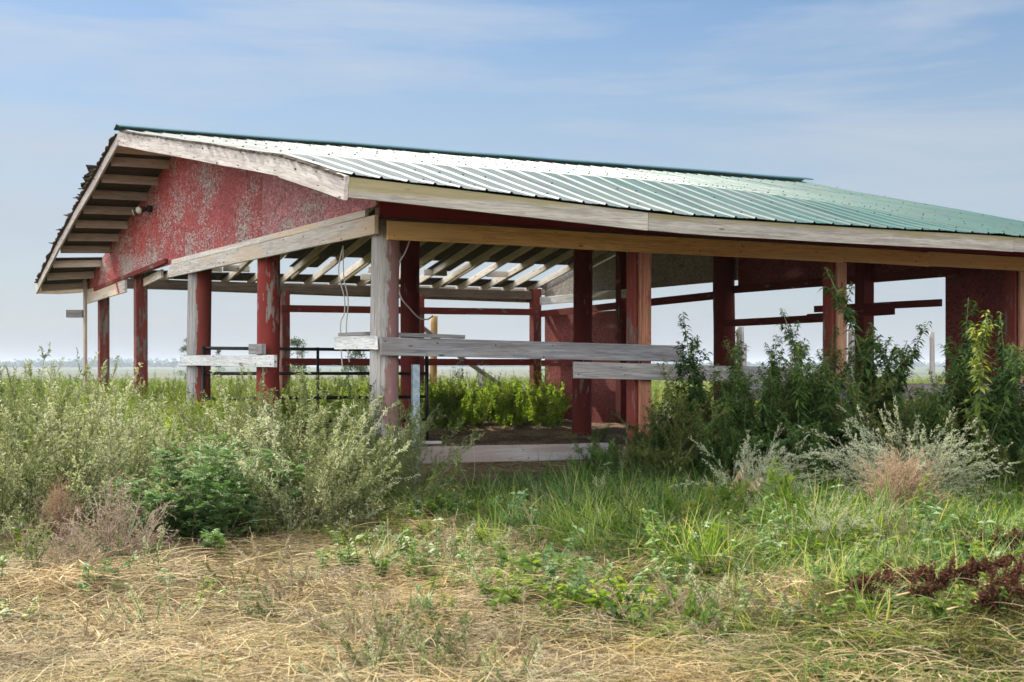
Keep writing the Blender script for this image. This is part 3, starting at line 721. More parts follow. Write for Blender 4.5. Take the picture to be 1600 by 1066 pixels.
# ================================================================== PLANTS
class Leafy:
    def __init__(s): s.V = []; s.F = []; s.R = []; s.M = []; s.n = 0
    def quads(s, V, per, rnd, mat=0):
        """V (N, per, 3) with faces given later"""
    def leaves(s, P, D, N, ln, wd, rnd, droop=.15, mat=0, mid=.42):
        P = np.asarray(P, float); n = len(P)
        if n == 0: return
        D = D/np.maximum(np.linalg.norm(D, axis=1, keepdims=True), 1e-6)
        S = np.cross(D, N); S /= np.maximum(np.linalg.norm(S, axis=1, keepdims=True), 1e-6)
        ln = np.broadcast_to(ln, (n,))[:, None]; wd = np.broadcast_to(wd, (n,))[:, None]
        dz = np.zeros((n, 3)); dz[:, 2] = -1
        m1 = P+D*ln*mid+dz*ln*droop*.15; tip = P+D*ln+dz*ln*droop
        up = np.cross(S, D)*wd*.22
        V = np.stack([P, m1+S*wd*.5+up, tip, m1-S*wd*.5+up], 1).reshape(-1, 3)
        base = s.n+np.arange(n)[:, None]*4
        s.V.append(V); s.F.append(np.concatenate([base, base+1, base+2, base+3], 1)); s.R.append(np.repeat(np.broadcast_to(rnd, (n,)), 4)); s.M.append(np.full(n, mat)); s.n += 4*n
    def blades(s, P, az, ln, wd, lean, curl, rnd, k=5, mat=0, twist=0.0):
        n = len(P); ln = np.broadcast_to(ln, (n,)); wd = np.broadcast_to(wd, (n,)); rows = []
        p = np.array(P, float); h = np.stack([np.cos(az), np.sin(az), 0*az], 1); sd = np.stack([-np.sin(az+twist), np.cos(az+twist), 0*az], 1)
        for i in range(k+1):
            t = i/k; w = wd*(1-t**1.6)*(.55+.45*min(1, t*4))*.5+.0004
            rows.append(p-sd*w[:, None]); rows.append(p+sd*w[:, None])
            th = lean+curl*(t+.5/k)
            p = p+(h*np.sin(th)[:, None]+np.array([0, 0, 1.])*np.cos(th)[:, None])*(ln/k)[:, None]
        V = np.stack(rows, 1).reshape(-1, 3); m = 2*(k+1); base = s.n+np.arange(n)[:, None]*m; fs = []
        for i in range(k): fs.append(np.concatenate([base+2*i, base+2*i+1, base+2*i+3, base+2*i+2], 1))
        s.V.append(V); s.F.append(np.concatenate(fs, 0)); s.R.append(np.repeat(np.broadcast_to(rnd, (n,)), m)); s.M.append(np.full(n*k, mat)); s.n += m*n
    def stem(s, pts, r0, r1, rnd=.5, mat=1, n=3):
        pts = np.asarray(pts, float); k = len(pts); V = []
        for i in range(k):
            d = pts[min(i+1, k-1)]-pts[max(i-1, 0)]; d /= max(np.linalg.norm(d), 1e-6)
            a = np.cross(d, [.31, .2, .93]); a /= max(np.linalg.norm(a), 1e-6); b_ = np.cross(d, a); r = r0+(r1-r0)*i/(k-1)
            for q in range(n): V.append(pts[i]+r*(a*math.cos(2*math.pi*q/n)+b_*math.sin(2*math.pi*q/n)))
        F = [[s.n+i*n+q, s.n+i*n+(q+1) % n, s.n+(i+1)*n+(q+1) % n, s.n+(i+1)*n+q] for i in range(k-1) for q in range(n)]
        s.V.append(np.array(V)); s.F.append(np.array(F)); s.R.append(np.full(k*n, rnd)); s.M.append(np.full(len(F), mat)); s.n += k*n
    def build(s, name, mats):
        V = np.concatenate(s.V).astype('f4'); F = np.concatenate(s.F).astype('i4'); me = bpy.data.meshes.new(name)
        me.vertices.add(len(V)); me.vertices.foreach_set('co', V.ravel()); me.loops.add(F.size); me.loops.foreach_set('vertex_index', F.ravel())
        me.polygons.add(len(F)); me.polygons.foreach_set('loop_start', np.arange(0, F.size, 4, dtype='i4'))
        me.polygons.foreach_set('material_index', np.concatenate(s.M).astype('i4'))
        a = me.attributes.new('rnd', 'FLOAT', 'POINT'); a.data.foreach_set('value', np.concatenate(s.R).astype('f4'))
        me.update(calc_edges=True)
        for m in mats: me.materials.append(m)
        return me

def mat_leaf(name, stops, trans=.35, rough=.6, spec=.3, tcol=None, vary=.25, patch=None):
    m, nt, b, out = new_mat(name)
    at = nt.nodes.new('ShaderNodeAttribute'); at.attribute_name = 'rnd'
    oi = nt.nodes.new('ShaderNodeObjectInfo')
    f = math_n(nt, 'ADD', at.outputs['Fac'], math_n(nt, 'MULTIPLY', math_n(nt, 'SUBTRACT', oi.outputs['Random'], .5), vary))
    col = ramp(nt, f, stops)
    if patch:
        gp = nt.nodes.new('ShaderNodeNewGeometry').outputs['Position']
        pn = noise(nt, gp, 1.1, 5, .6, .5); pm = noise(nt, mapping(nt, gp, (1, 1, 1), (7, 3, 0)), 2.3, 4, .6)
        col = mixcol(nt, ramp(nt, pn, [(.44, 0.0), (.58, .75)]), col, mixcol(nt, f, tuple(c*.35 for c in patch[0]), patch[0]))
        col = mixcol(nt, ramp(nt, pm, [(.52, 0.0), (.62, .7)]), col, mixcol(nt, f, tuple(c*.35 for c in patch[1]), patch[1]))
    setc(b, nt, col, rough, spec)
    tr = nt.nodes.new('ShaderNodeBsdfTranslucent'); mx = nt.nodes.new('ShaderNodeMixShader'); mx.inputs[0].default_value = trans
    hs = nt.nodes.new('ShaderNodeHueSaturation'); hs.inputs['Value'].default_value = 1.35; hs.inputs['Saturation'].default_value = 1.1; hs.inputs['Hue'].default_value = .49
    nt.links.new(col, hs.inputs['Color']); nt.links.new(hs.outputs[0], tr.inputs['Color'])
    nt.links.new(b.outputs[0], mx.inputs[1]); nt.links.new(tr.outputs[0], mx.inputs[2]); nt.links.new(mx.outputs[0], out.inputs['Surface'])
    return m
LM = {}
LM['sage'] = mat_leaf('sage_leaf', [(0, (.07, .10, .024)), (.5, (.185, .22, .075)), (.8, (.36, .39, .19)), (1, (.50, .52, .32))], .3, vary=.8)
LM['silver'] = mat_leaf('silver_sage_leaf', [(0, (.24, .27, .15)), (.5, (.40, .42, .27)), (1, (.55, .56, .40))], .3)
LM['kochia'] = mat_leaf('bright_weed_leaf', [(0, (.05, .095, .015)), (.45, (.115, .19, .026)), (.8, (.20, .27, .045)), (1, (.33, .32, .08))], .48)
LM['leaf_lit'] = mat_leaf('lit_green_leaf', [(0, (.08, .16, .018)), (.45, (.19, .32, .035)), (.8, (.32, .46, .07)), (1, (.45, .50, .12))], .5)  # brightened leaf: sunlight put into the colour for weeds the sun misses
LM['mug'] = mat_leaf('green_mugwort_leaf', [(0, (.055, .12, .03)), (.5, (.13, .235, .07)), (1, (.34, .44, .25))], .35)
LM['nettle'] = mat_leaf('dark_weed_leaf', [(0, (.022, .055, .012)), (.5, (.05, .105, .02)), (.9, (.10, .17, .03)), (1, (.17, .22, .04))], .38)
LM['yellow'] = mat_leaf('yellowing_weed_leaf', [(0, (.05, .09, .015)), (.5, (.13, .18, .025)), (.85, (.28, .29, .04)), (1, (.42, .38, .05))], .4)
LM['grass'] = mat_leaf('green_grass_blade', [(0, (.028, .07, .01)), (.45, (.085, .17, .022)), (.8, (.18, .28, .045)), (1, (.42, .37, .13))], .4, .5, .4)
LM['grassb'] = mat_leaf('bright_broad_grass_blade', [(0, (.09, .17, .025)), (.45, (.19, .30, .04)), (.8, (.32, .42, .09)), (1, (.46, .44, .16))], .45, .45, .4)
LM['grassd'] = mat_leaf('deep_green_grass_blade', [(0, (.018, .05, .01)), (.5, (.05, .12, .022)), (.85, (.10, .19, .045)), (1, (.30, .29, .14))], .4, .45, .4)
LM['straw'] = mat_leaf('dry_straw', [(0, (.11, .06, .02)), (.3, (.35, .225, .085)), (.65, (.60, .43, .18)), (1, (.84, .70, .42))], .15, .7, .25, patch=((.30, .27, .09), (.40, .33, .24)))
LM['greyhay'] = mat_leaf('grey_dry_stem', [(0, (.12, .095, .06)), (.5, (.30, .245, .16)), (1, (.50, .43, .30))], .15, .8, .2)
LM['olive'] = mat_leaf('olive_seedy_weed', [(0, (.07, .07, .015)), (.5, (.17, .16, .04)), (1, (.32, .27, .09))], .3)
LM['russet'] = mat_leaf('russet_dry_seed', [(0, (.26, .17, .10)), (.5, (.46, .33, .21)), (1, (.62, .49, .34))], .3, .8, .15)
LM['dock'] = mat_leaf('dark_dock_seed', [(0, (.03, .014, .008)), (.5, (.10, .045, .025)), (1, (.24, .115, .06))], .2, .8, .15)
LM['tan'] = mat_leaf('tan_tumbleweed_twig', [(0, (.20, .145, .095)), (.5, (.36, .28, .20)), (1, (.52, .43, .33))], .15, .8, .15)
LM['stem'] = mat_leaf('green_stem', [(0, (.10, .12, .05)), (1, (.20, .20, .10))], .05)
LM['drystem'] = mat_leaf('dry_stem', [(0, (.24, .16, .07)), (1, (.60, .47, .25))], .05)
LM['pine'] = mat_leaf('distant_tree_leaf', [(0, (.03, .06, .025)), (.5, (.06, .10, .045)), (1, (.12, .16, .08))], .3)
LM['flower'] = mat_leaf('yellow_flower', [(0, (.55, .40, .02)), (1, (.75, .6, .05))], .3)

def unit(v): return v/np.maximum(np.linalg.norm(v, axis=-1, keepdims=True), 1e-9)
def rvec(n): return unit(rng.normal(size=(n, 3)))
def arc(p0, az, lean, curl, ln, k, wob=.05):
    pts = [np.array(p0, float)]; th = lean
    for i in range(k):
        a = az+rng.normal()*wob*2; d = np.array([math.cos(a)*math.sin(th), math.sin(a)*math.sin(th), math.cos(th)])
        pts.append(pts[-1]+d*ln/k); th += curl/k+rng.normal()*wob
    return np.array(pts)
def along(pts, t):
    k = len(pts)-1; t = np.clip(np.asarray(t), 0, .9999)*k; i = t.astype(int); f = (t-i)[:, None]
    return pts[i]*(1-f)+pts[i+1]*f, unit(pts[i+1]-pts[i])

def sage_bush(name, stems=46, H=1.0, spread=.85, nb=15, nl=24, ls=.026, mats=('sage', 'stem'), curl=.5, thick=.006):
    L = Leafy()
    for s in range(stems):
        az = rng.uniform(0, 6.283); lean = abs(rng.normal())*spread*.7; ln = H*rng.uniform(.6, 1.15)
        r = .16*rng.random()**.5; pts = arc((r*math.cos(az), r*math.sin(az), 0), az, lean, curl*rng.uniform(.1, 1.1), ln, 8)
        L.stem(pts, thick, thick*.25, .5); tone = rng.uniform(.2, .8)
        for b_ in range(nb):
            t = rng.uniform(.18, 1.0); q, d = along(pts, [t]); q = q[0]; d = d[0]
            o = unit(d*1.2+rvec(1)[0]*.8+np.array([0, 0, .35])); bl = H*rng.uniform(.10, .24)*(1.25-t*.6)
            bp = np.array([q, q+o*bl*.5, q+unit(o+np.array([0, 0, .15])+rvec(1)[0]*.2)*bl]); L.stem(bp, .0022, .001, .5)
            tt = rng.uniform(.05, 1, nl); P, D = along(bp, tt); D = unit(D*.8+rvec(nl)*.9)
            L.leaves(P+rvec(nl)*.006, D, rvec(nl), ls*rng.uniform(.6, 1.5, nl), ls*rng.uniform(.22, .42, nl), np.clip(tone+rng.normal(size=nl)*.16, 0, 1), .1)
        tt = rng.uniform(.25, 1, 30); P, D = along(pts, tt)
        L.leaves(P, unit(D+rvec(30)), rvec(30), ls*1.5, ls*.45, np.clip(tone+rng.normal(size=30)*.15, 0, 1), .1)
    return L.build(name, [LM[mats[0]], LM[mats[1]]])
def plume_sage(name, H=.9, az0=0.0):
    """silver sage with plumes swept to one side"""
    L = Leafy()
    for s in range(64):
        az = az0+rng.normal()*1.1; lean = rng.uniform(.1, 1.0); ln = H*rng.uniform(.6, 1.15)
        pts = arc((rng.normal()*.06, rng.normal()*.06, 0), az, lean, rng.uniform(.3, 1.5), ln, 8, .09); L.stem(pts, .004, .001, .5); tone = rng.uniform(.3, .8)
        for b_ in range(22):
            t = rng.uniform(.3, 1.0); q, d = along(pts, [t]); o = unit(d[0]+rvec(1)[0]*.55); bl = H*rng.uniform(.08, .24)*(1.25-t)
            bp = np.array([q[0], q[0]+o*bl]); n = 16; P, D = along(bp, rng.uniform(0, 1, n))
            L.leaves(P+rvec(n)*.005, unit(D+rvec(n)*.8), rvec(n), .014*rng.uniform(.6, 1.4, n), .0055, np.clip(tone+rng.normal(size=n)*.15, 0, 1), .1)
    return L.build(name, [LM['silver'], LM['stem']])
def kochia_plant(name, H=1.1, n_st=5, mat='kochia', lw=.010, ll=.055, nl=170):
    L = Leafy()
    for s in range(n_st):
        az = rng.uniform(0, 6.28); pts = arc((rng.normal()*.07, rng.normal()*.07, 0), az, rng.uniform(.02, .35), rng.uniform(-.1, .3), H*rng.uniform(.6, 1.1), 7); L.stem(pts, .006, .002, .5)
        tone = rng.uniform(.2, .8)
        for b_ in range(7):
            t = rng.uniform(.2, .85); q, d = along(pts, [t]); o = unit(d[0]*1.2+rvec(1)[0]*.7); bl = H*.28*(1.1-t*.7)
            bp = np.array([q[0], q[0]+o*bl*.6, q[0]+o*bl+np.array([0, 0, bl*.15])]); k = nl//9; P, D = along(bp, rng.uniform(0, 1, k))
            L.leaves(P, unit(D+rvec(k)*.7+[0, 0, .2]), rvec(k), ll*rng.uniform(.5, 1.3, k), lw, np.clip(tone+.15*P[:, 2]/H+rng.normal(size=k)*.13, 0, 1), .15)
        k = nl//3; P, D = along(pts, rng.uniform(.1, 1, k)); L.leaves(P, unit(D*.6+rvec(k)), rvec(k), ll*rng.uniform(.5, 1.4, k), lw, np.clip(tone+.15*P[:, 2]/H+rng.normal(size=k)*.13, 0, 1), .15)
    return L.build(name, [LM[mat], LM['stem']])
def tall_weed(name, H=1.8, mat='nettle', ntw=15, ll=.12, lean=None, nst=3, curl=.35, dens=1.0):
    """tall leafy weed with drooping lance leaves and leafy side shoots"""
    L = Leafy()
    for s in range(nst):
        h = H*(1 if s == 0 else rng.uniform(.55, .9)); az = rng.uniform(0, 6.28)
        pts = arc((rng.normal()*.08*(s > 0), rng.normal()*.08*(s > 0), 0), az, rng.uniform(.0, .16) if lean is None else lean, curl*rng.uniform(.3, 1.2), h, 12, .03)
        L.stem(pts, .009, .003, .4, n=5)
        n = int(170*dens*h/1.8); t = np.sort(rng.uniform(.12, 1, n)); P, D = along(pts, t); a = np.arange(n)*2.4+rng.normal(size=n)*.5
        out = np.stack([np.cos(a), np.sin(a), .25+0*a], 1); sz = ll*rng.uniform(.65, 1.25, n)*(1.2-.7*t**2)
        L.leaves(P, unit(out+rvec(n)*.25), np.stack([0*a, 0*a, 1+0*a], 1)+rvec(n)*.45, sz, sz*.33, np.clip(.45+.35*(t-.5)+rng.normal(size=n)*.2, 0, 1), .55)
        for b_ in range(ntw):
            tb = rng.uniform(.2, .93); q, d = along(pts, [tb]); ab = rng.uniform(0, 6.28); o = unit(d[0]*.9+np.array([math.cos(ab), math.sin(ab), .1])*.75); bl = h*.20*(1.08-tb*.62)*rng.uniform(.6, 1.3)
            bp = np.array([q[0], q[0]+o*bl*.5, q[0]+o*bl*.95+np.array([0, 0, .02])]); L.stem(bp, .003, .001, .4)
            k = int(34*dens); P, D = along(bp, rng.uniform(.05, 1, k)); o2 = unit(rvec(k)*[1, 1, .5]+D*.5); sz = ll*rng.uniform(.45, 1.0, k)*(1.1-.4*tb)
            L.leaves(P, o2, np.array([0, 0, 1.])+rvec(k)*.5, sz, sz*.28, np.clip(.5+.3*(tb-.5)+rng.normal(size=k)*.2, 0, 1), .5)
    return L.build(name, [LM[mat], LM['stem']])
def mugwort(name, H=.8, R=.55):
    """low broad plant with deeply cut leaves: each leaf is a fan of lobes"""
    L = Leafy()
    for s in range(34):
        az = rng.uniform(0, 6.28); pts = arc((rng.normal()*.1, rng.normal()*.1, 0), az, abs(rng.normal())*.55, rng.uniform(0, .5), H*rng.uniform(.6, 1.05), 6); L.stem(pts, .006, .002, .5); tone = rng.uniform(.25, .7)
        n = 38; P, D = along(pts, rng.uniform(.2, 1, n)); a = rng.uniform(0, 6.28, n); ax = unit(np.stack([np.cos(a), np.sin(a), .35+0*a], 1)+rvec(n)*.25)
        N = unit(np.array([0, 0, 1.])+rvec(n)*.4); S = unit(np.cross(ax, N)); ln = rng.uniform(.05, .10, n); tn = np.clip(tone+rng.normal(size=n)*.15, 0, 1)
        for k, (off, spr, sc) in enumerate(((.0, 0, 1.), (.25, .8, .6), (.25, -.8, .6), (.5, .65, .5), (.5, -.65, .5), (.7, .45, .38), (.7, -.45, .38))):
            L.leaves(P+ax*(ln*off)[:, None], unit(ax+S*spr), N, ln*sc, ln*sc*.26, tn, .25)
    return L.build(name, [LM['mug'], LM['stem']])
def grass_tuft(name, n=60, ln=.42, wd=.008, mat='grass', r=.09, lean=.5, curl=1.3, dead=.12):
    L = Leafy(); az = rng.uniform(0, 6.28, n); rr = r*rng.random(n)**.5
    P = np.stack([rr*np.cos(az), rr*np.sin(az), 0*az-.01], 1); az2 = az+rng.normal(size=n)*.6
    rnd = np.clip(rng.normal(.45, .2, n), 0, .85); rnd = np.where(rng.random(n) < dead, 1.0, rnd)
    L.blades(P, az2, ln*rng.uniform(.5, 1.2, n), wd*rng.uniform(.6, 1.3, n), np.abs(rng.normal(size=n))*lean*.6+.05, rng.uniform(.2, 1, n)*curl, rnd, 6, 0, 0)
    return L.build(name, [LM[mat], LM['stem']])
def flat_grass(name, n=70, ln=.5, wd=.006, mat='straw', az0=0.0, sp=.6, R=.3, zj=.05, mix=None):
    """mown stems lying about in roughly one direction"""
    L = Leafy(); az = az0+rng.normal(size=n)*sp*1.5; P = np.stack([rng.normal(size=n)*R, rng.normal(size=n)*R*.7, rng.uniform(.005, zj, n)], 1)
    l = ln*rng.uniform(.35, 1.2, n); P[:, 0] -= np.cos(az)*l/2; P[:, 1] -= np.sin(az)*l/2
    L.blades(P, az, l, wd*rng.uniform(.4, 1.4, n), 1.57-rng.uniform(-.02, .16, n), rng.uniform(-.06, .24, n), np.clip(rng.normal(.5, .25, n), 0, 1), 5, 0, .0)
    # stand some of the blades on edge by adding thin stems
    for i in range(n//7):
        a = az0+rng.normal()*sp*1.4; q = np.array([rng.normal()*R, rng.normal()*R*.7, rng.uniform(.02, zj+.03)])
        l_ = ln*rng.uniform(.4, 1.1); cv = rng.normal()*.12; pts = [q+np.array([math.cos(a+cv*t)*l_*t, math.sin(a+cv*t)*l_*t, .018*math.sin(3*t)]) for t in (0, .17, .34, .5, .67, .84, 1.)]
        L.stem(pts, .0024, .0012, rng.random())
    return L.build(name, [LM[mat], LM['drystem'] if mat != 'greyhay' else LM['greyhay']])
def tumbleweed(name, R=.35, mat='tan', n=60, ls=.014, H=1.0):
    L = Leafy()
    for s in range(n):
        az = rng.uniform(0, 6.28); pts = arc((rng.normal()*.05, rng.normal()*.05, 0), az, rng.uniform(.1, 1.35), rng.uniform(-.5, .9), R*rng.uniform(.8, 1.45), 7, .12); pts[:, 2] *= H
        L.stem(pts, .004, .0015, rng.random(), 0)
        for b_ in range(11):
            q, d = along(pts, [rng.uniform(.25, 1)]); o = unit(d[0]+rvec(1)[0]*.9); bl = R*rng.uniform(.15, .4); bp = np.array([q[0], q[0]+o*bl*.5+rvec(1)[0]*.01, q[0]+unit(o+rvec(1)[0]*.4)*bl]); L.stem(bp, .0018, .001, rng.random(), 0)
            k = 12; P, D = along(bp, rng.uniform(.1, 1, k)); L.leaves(P, unit(D+rvec(k)), rvec(k), ls*rng.uniform(.5, 1.4, k), ls*.35, np.clip(rng.normal(.55, .22, k), 0, 1), 0)
    return L.build(name, [LM[mat], LM['drystem']])
def dock_head(name, ln=.6):
    L = Leafy(); pts = arc((0, 0, .03), 0, 1.35, .25, ln, 8, .06); L.stem(pts, .006, .002, .6)
    for b_ in range(40):
        t = rng.uniform(.12, 1); q, d = along(pts, [t]); o = unit(d[0]*.9+rvec(1)[0]*.8); bl = .12*(1.15-t)*rng.uniform(.5, 1.2); bp = np.array([q[0], q[0]+o*bl]); k = 120
        P, D = along(bp, rng.uniform(0, 1, k)); L.leaves(P+rvec(k)*.022*rng.random((k, 1)), rvec(k), rvec(k), .012, .009, np.clip(rng.normal(.45, .25, k), 0, 1), 0)
    return L.build(name, [LM['dock'], LM['drystem']])
def seed_stalk(name, H=.8):
    L = Leafy()
    for s in range(5):
        pts = arc((rng.normal()*.03, rng.normal()*.03, 0), rng.uniform(-.6, .9), .15, rng.uniform(.6, 1.3), H*rng.uniform(.7, 1.1), 10, .04); L.stem(pts, .003, .0012, .8)
        n = 26; P, D = along(pts, rng.uniform(.62, 1, n)); L.leaves(P, unit(rvec(n)*.5+[0, 0, -1]), rvec(n), rng.uniform(.03, .06, n), .011, np.clip(rng.normal(.6, .2, n), 0, 1), 0)
    return L.build(name, [LM['russet'], LM['drystem']])
def broad_weed(name, n=26, ll=.10, mat='mug', H=.3):
    L = Leafy()
    for s in range(5):
        pts = arc((rng.normal()*.05, rng.normal()*.05, 0), rng.uniform(0, 6.28), rng.uniform(.1, .7), .3, H*rng.uniform(.6, 1.1), 5); L.stem(pts, .004, .0015, .5)
        P, D = along(pts, rng.uniform(.15, 1, n)); a = rng.uniform(0, 6.28, n); sz = ll*rng.uniform(.4, 1, n)
        L.leaves(P, unit(np.stack([np.cos(a), np.sin(a), .3+0*a], 1)), np.array([0, 0, 1.])+rvec(n)*.4, sz, sz*.42, np.clip(rng.normal(.55, .2, n), 0, 1), .3)
    return L.build(name, [LM[mat], LM['stem']])

# ---- scattering of stuff with geometry nodes
def hidden_coll(name, meshes):
    c = bpy.data.collections.new(name)
    for i, me in enumerate(meshes): c.objects.link(bpy.data.objects.new(me.name, me))
    return c
def scatter(name, meshes, P, scale, tilt=.12, rot=None, **tg):
    P = np.asarray(P, 'f4'); n = len(P); me = bpy.data.meshes.new(name); me.vertices.add(n); me.vertices.foreach_set('co', P.ravel())
    R = np.stack([rng.normal(size=n)*tilt, rng.normal(size=n)*tilt, rng.uniform(0, 6.283, n) if rot is None else rot], 1).astype('f4')
    S = (np.ones((n, 3))*np.asarray(scale).reshape(n, -1)).astype('f4')
    for nm, data in (('rot', R), ('scl', S)):
        a = me.attributes.new(nm, 'FLOAT_VECTOR', 'POINT'); a.data.foreach_set('vector', data.ravel())
    a = me.attributes.new('pick', 'INT', 'POINT'); a.data.foreach_set('value', rng.integers(0, len(meshes), n).astype('i4'))
    o = link(bpy.data.objects.new(name, me))
    ng = bpy.data.node_groups.new(name+'_nodes', 'GeometryNodeTree'); ng.interface.new_socket('Geometry', in_out='INPUT', socket_type='NodeSocketGeometry'); ng.interface.new_socket('Geometry', in_out='OUTPUT', socket_type='NodeSocketGeometry')
    gi = ng.nodes.new('NodeGroupInput'); go = ng.nodes.new('NodeGroupOutput'); ip = ng.nodes.new('GeometryNodeInstanceOnPoints'); ci = ng.nodes.new('GeometryNodeCollectionInfo')
    ci.inputs['Collection'].default_value = hidden_coll(name+'_kinds', meshes); ci.inputs['Separate Children'].default_value = True; ci.inputs['Reset Children'].default_value = True
    def na(nm, dt): q = ng.nodes.new('GeometryNodeInputNamedAttribute'); q.data_type = dt; q.inputs['Name'].default_value = nm; return q.outputs['Attribute']
    k = ng.links.new; k(gi.outputs[0], ip.inputs['Points']); k(ci.outputs[0], ip.inputs['Instance']); ip.inputs['Pick Instance'].default_value = True
    k(na('pick', 'INT'), ip.inputs['Instance Index']); k(na('rot', 'FLOAT_VECTOR'), ip.inputs['Rotation']); k(na('scl', 'FLOAT_VECTOR'), ip.inputs['Scale']); k(ip.outputs[0], go.inputs[0])
    md = o.modifiers.new('scatter', 'NODES'); md.node_group = ng
    tag(o, kind='stuff', **tg); return o
def onground(X, Y, dz=0.0): return np.stack([X, Y, gh(X, Y)+dz], 1)
def sample(n, fn, box):
    """rejection sampling of ground points; fn(x,y)->density 0..1"""
    x0, x1, y0, y1 = box; X = np.zeros(0); Y = np.zeros(0)
    while len(X) < n:
        a = rng.uniform(x0, x1, n*2); b_ = rng.uniform(y0, y1, n*2); keep = rng.random(n*2) < fn(a, b_); X = np.append(X, a[keep]); Y = np.append(Y, b_[keep])
    return X[:n], Y[:n]
def infrus(x, y, m=1.2): return np.abs(x) < (y*.3912+m)
def ns2(x, y, s, k=0): return .5+.5*np.sin(x*s*1.31+k)*np.cos(y*s*1.07+k*2+np.sin(x*s*.6)) 
# photo pixel of a ground point
def pxy(x, y): return 800+FPX*x/y, 573+FPX*(EYE-gh(x, y))/y

# shared plant meshes
sage = [sage_bush('sage_bush_mesh', 46, 1.0), sage_bush('sage_bush_mesh', 38, 1.0, 1.0), sage_bush('sage_bush_mesh', 42, 1.0, .7, curl=.9)]
koch = [kochia_plant('weed_plant', 1.1, 5), kochia_plant('weed_plant', 1.2, 6), kochia_plant('weed_plant', .9, 5), kochia_plant('weed_plant', 1.25, 3)]
leafy = [broad_weed('leafy_weed', 60, .085, 'leaf_lit', .85), broad_weed('leafy_weed', 70, .07, 'leaf_lit', .7), kochia_plant('leafy_weed', .85, 5, 'leaf_lit', .022, .07, 200)]
kochs = [kochia_plant('pale_weed_plant', 1.0, 5, 'sage', .009, .04), kochia_plant('pale_weed_plant', 1.2, 4, 'sage', .009, .04)]
kochp = [kochia_plant('cream_weed_plant', 1.0, 5, 'silver', .009, .04)]
LM['nettle2'] = mat_leaf('olive_weed_leaf', [(0, (.04, .06, .012)), (.5, (.10, .13, .03)), (.9, (.18, .20, .05)), (1, (.28, .20, .07))], .38)
nett = [tall_weed('tall_weed_mesh', 1.8, curl=.15), tall_weed('tall_weed_mesh', 1.8, curl=.4), tall_weed('tall_weed_mesh', 1.7, nst=4, curl=.2), tall_weed('tall_weed_mesh', 1.9, nst=2, curl=.5, ntw=12), tall_weed('tall_weed_mesh', 1.7, 'nettle2', nst=3, curl=.9, ll=.10, dens=.8), tall_weed('tall_weed_mesh', 1.5, 'nettle2', nst=5, curl=1.3, ll=.085, ntw=20)]
tufts = [grass_tuft('grass_tuft', 60, lean=1.2, r=.16), grass_tuft('grass_tuft', 45, .5, .011, lean=1.3, curl=1.7, r=.15), grass_tuft('grass_tuft', 70, .33, .007, lean=1.0, r=.18), grass_tuft('grass_tuft', 50, .45, .009, lean=1.4, curl=2.2, r=.14), grass_tuft('grass_tuft', 36, .5, .009, lean=.5)]
tuftd = [grass_tuft('shade_grass_tuft', 60, .5, .011, 'grassd', lean=1.1, curl=1.8, dead=.05, r=.16), grass_tuft('shade_grass_tuft', 45, .6, .014, 'grassd', lean=1.3, curl=2.0, dead=.03, r=.14), grass_tuft('shade_grass_tuft', 80, .38, .007, 'grassd', lean=1.2, dead=.08, r=.18)]
def chaff(name, n=260, R=.3, mat='straw'):
    L = Leafy(); P = np.stack([rng.normal(size=n)*R, rng.normal(size=n)*R*.8, rng.uniform(.0, .045, n)], 1)
    D = unit(rvec(n)*[1, 1, .35]); L.leaves(P, D, unit(rvec(n)+[0, 0, 1.]), rng.uniform(.015, .08, n), rng.uniform(.003, .009, n), np.clip(rng.normal(.45, .3, n), 0, 1), 0)
    return L.build(name, [LM[mat], LM['drystem']])
hay = [chaff('chaff'), chaff('chaff', 240, .25, 'greyhay'), flat_grass('hay_clump', 110, .35, .0045, 'straw', 0, .5), flat_grass('hay_clump', 80, .6, .004, 'straw', 0, .35), flat_grass('hay_clump', 130, .2, .005, 'straw', 0, 1.2), flat_grass('hay_clump', 110, .26, .005, 'greyhay', 0, .9), flat_grass('hay_clump', 70, .3, .007, 'olive', 0, .8)]
greenhay = [flat_grass('cut_grass_clump', 90, .3, .007, 'grassb', 0, .8, .22, .07), broad_weed('mown_weed', 40, .045, 'grass', .1), flat_grass('cut_grass_clump', 70, .4, .008, 'grass', 0, .5, .22, .08), flat_grass('cut_grass_clump', 80, .32, .006, 'grass', 0, .9, .22, .07)]
lows = [broad_weed('low_weed', 30, .055, 'mug', .25), broad_weed('low_weed', 34, .05, 'grass', .24), broad_weed('low_weed', 34, .045, 'grass', .2), broad_weed('low_weed', 24, .07, 'kochia', .25)]
lowsage = [sage_bush('low_sage', 16, .34, 1.2, 6, 14, .018), sage_bush('low_grey_sage', 16, .32, 1.2, 6, 14, .018, ('greyhay', 'drystem'))]

# --- straw and hay over the yard
def hay_density(x, y):
    px, py = pxy(x, y)
    d = sstep(760, 850, py+40*np.sin(px*.011))*1.0
    gr = sstep(0, 250, px-(560+(py-830)*2.2)+60*np.sin(px*.017))
    return np.clip(d*(1-.62*gr)*(infrus(x, y))+.06*infrus(x, y)*(py > 700), 0, 1)
X, Y = sample(5600, hay_density, (-5, 5, 5.2, 13))
base_rot = .35+1.6*np.sin(X*1.1+Y*.8)+rng.normal(size=len(X))*.6
scatter('mown_hay', hay, onground(X, Y, .0), rng.uniform(.55, 1.15, len(X)), .05, base_rot, label='mown dry grass matted over the yard in the foreground', cat='hay')
mats_ = [flat_grass('hay_mat', 170, .25, .004, 'greyhay', 0, 1.0, .16, .13), flat_grass('hay_mat', 170, .22, .004, 'olive', 0, 1.2, .16, .12), flat_grass('hay_mat', 150, .3, .005, 'straw', 0, .7, .15, .15)]
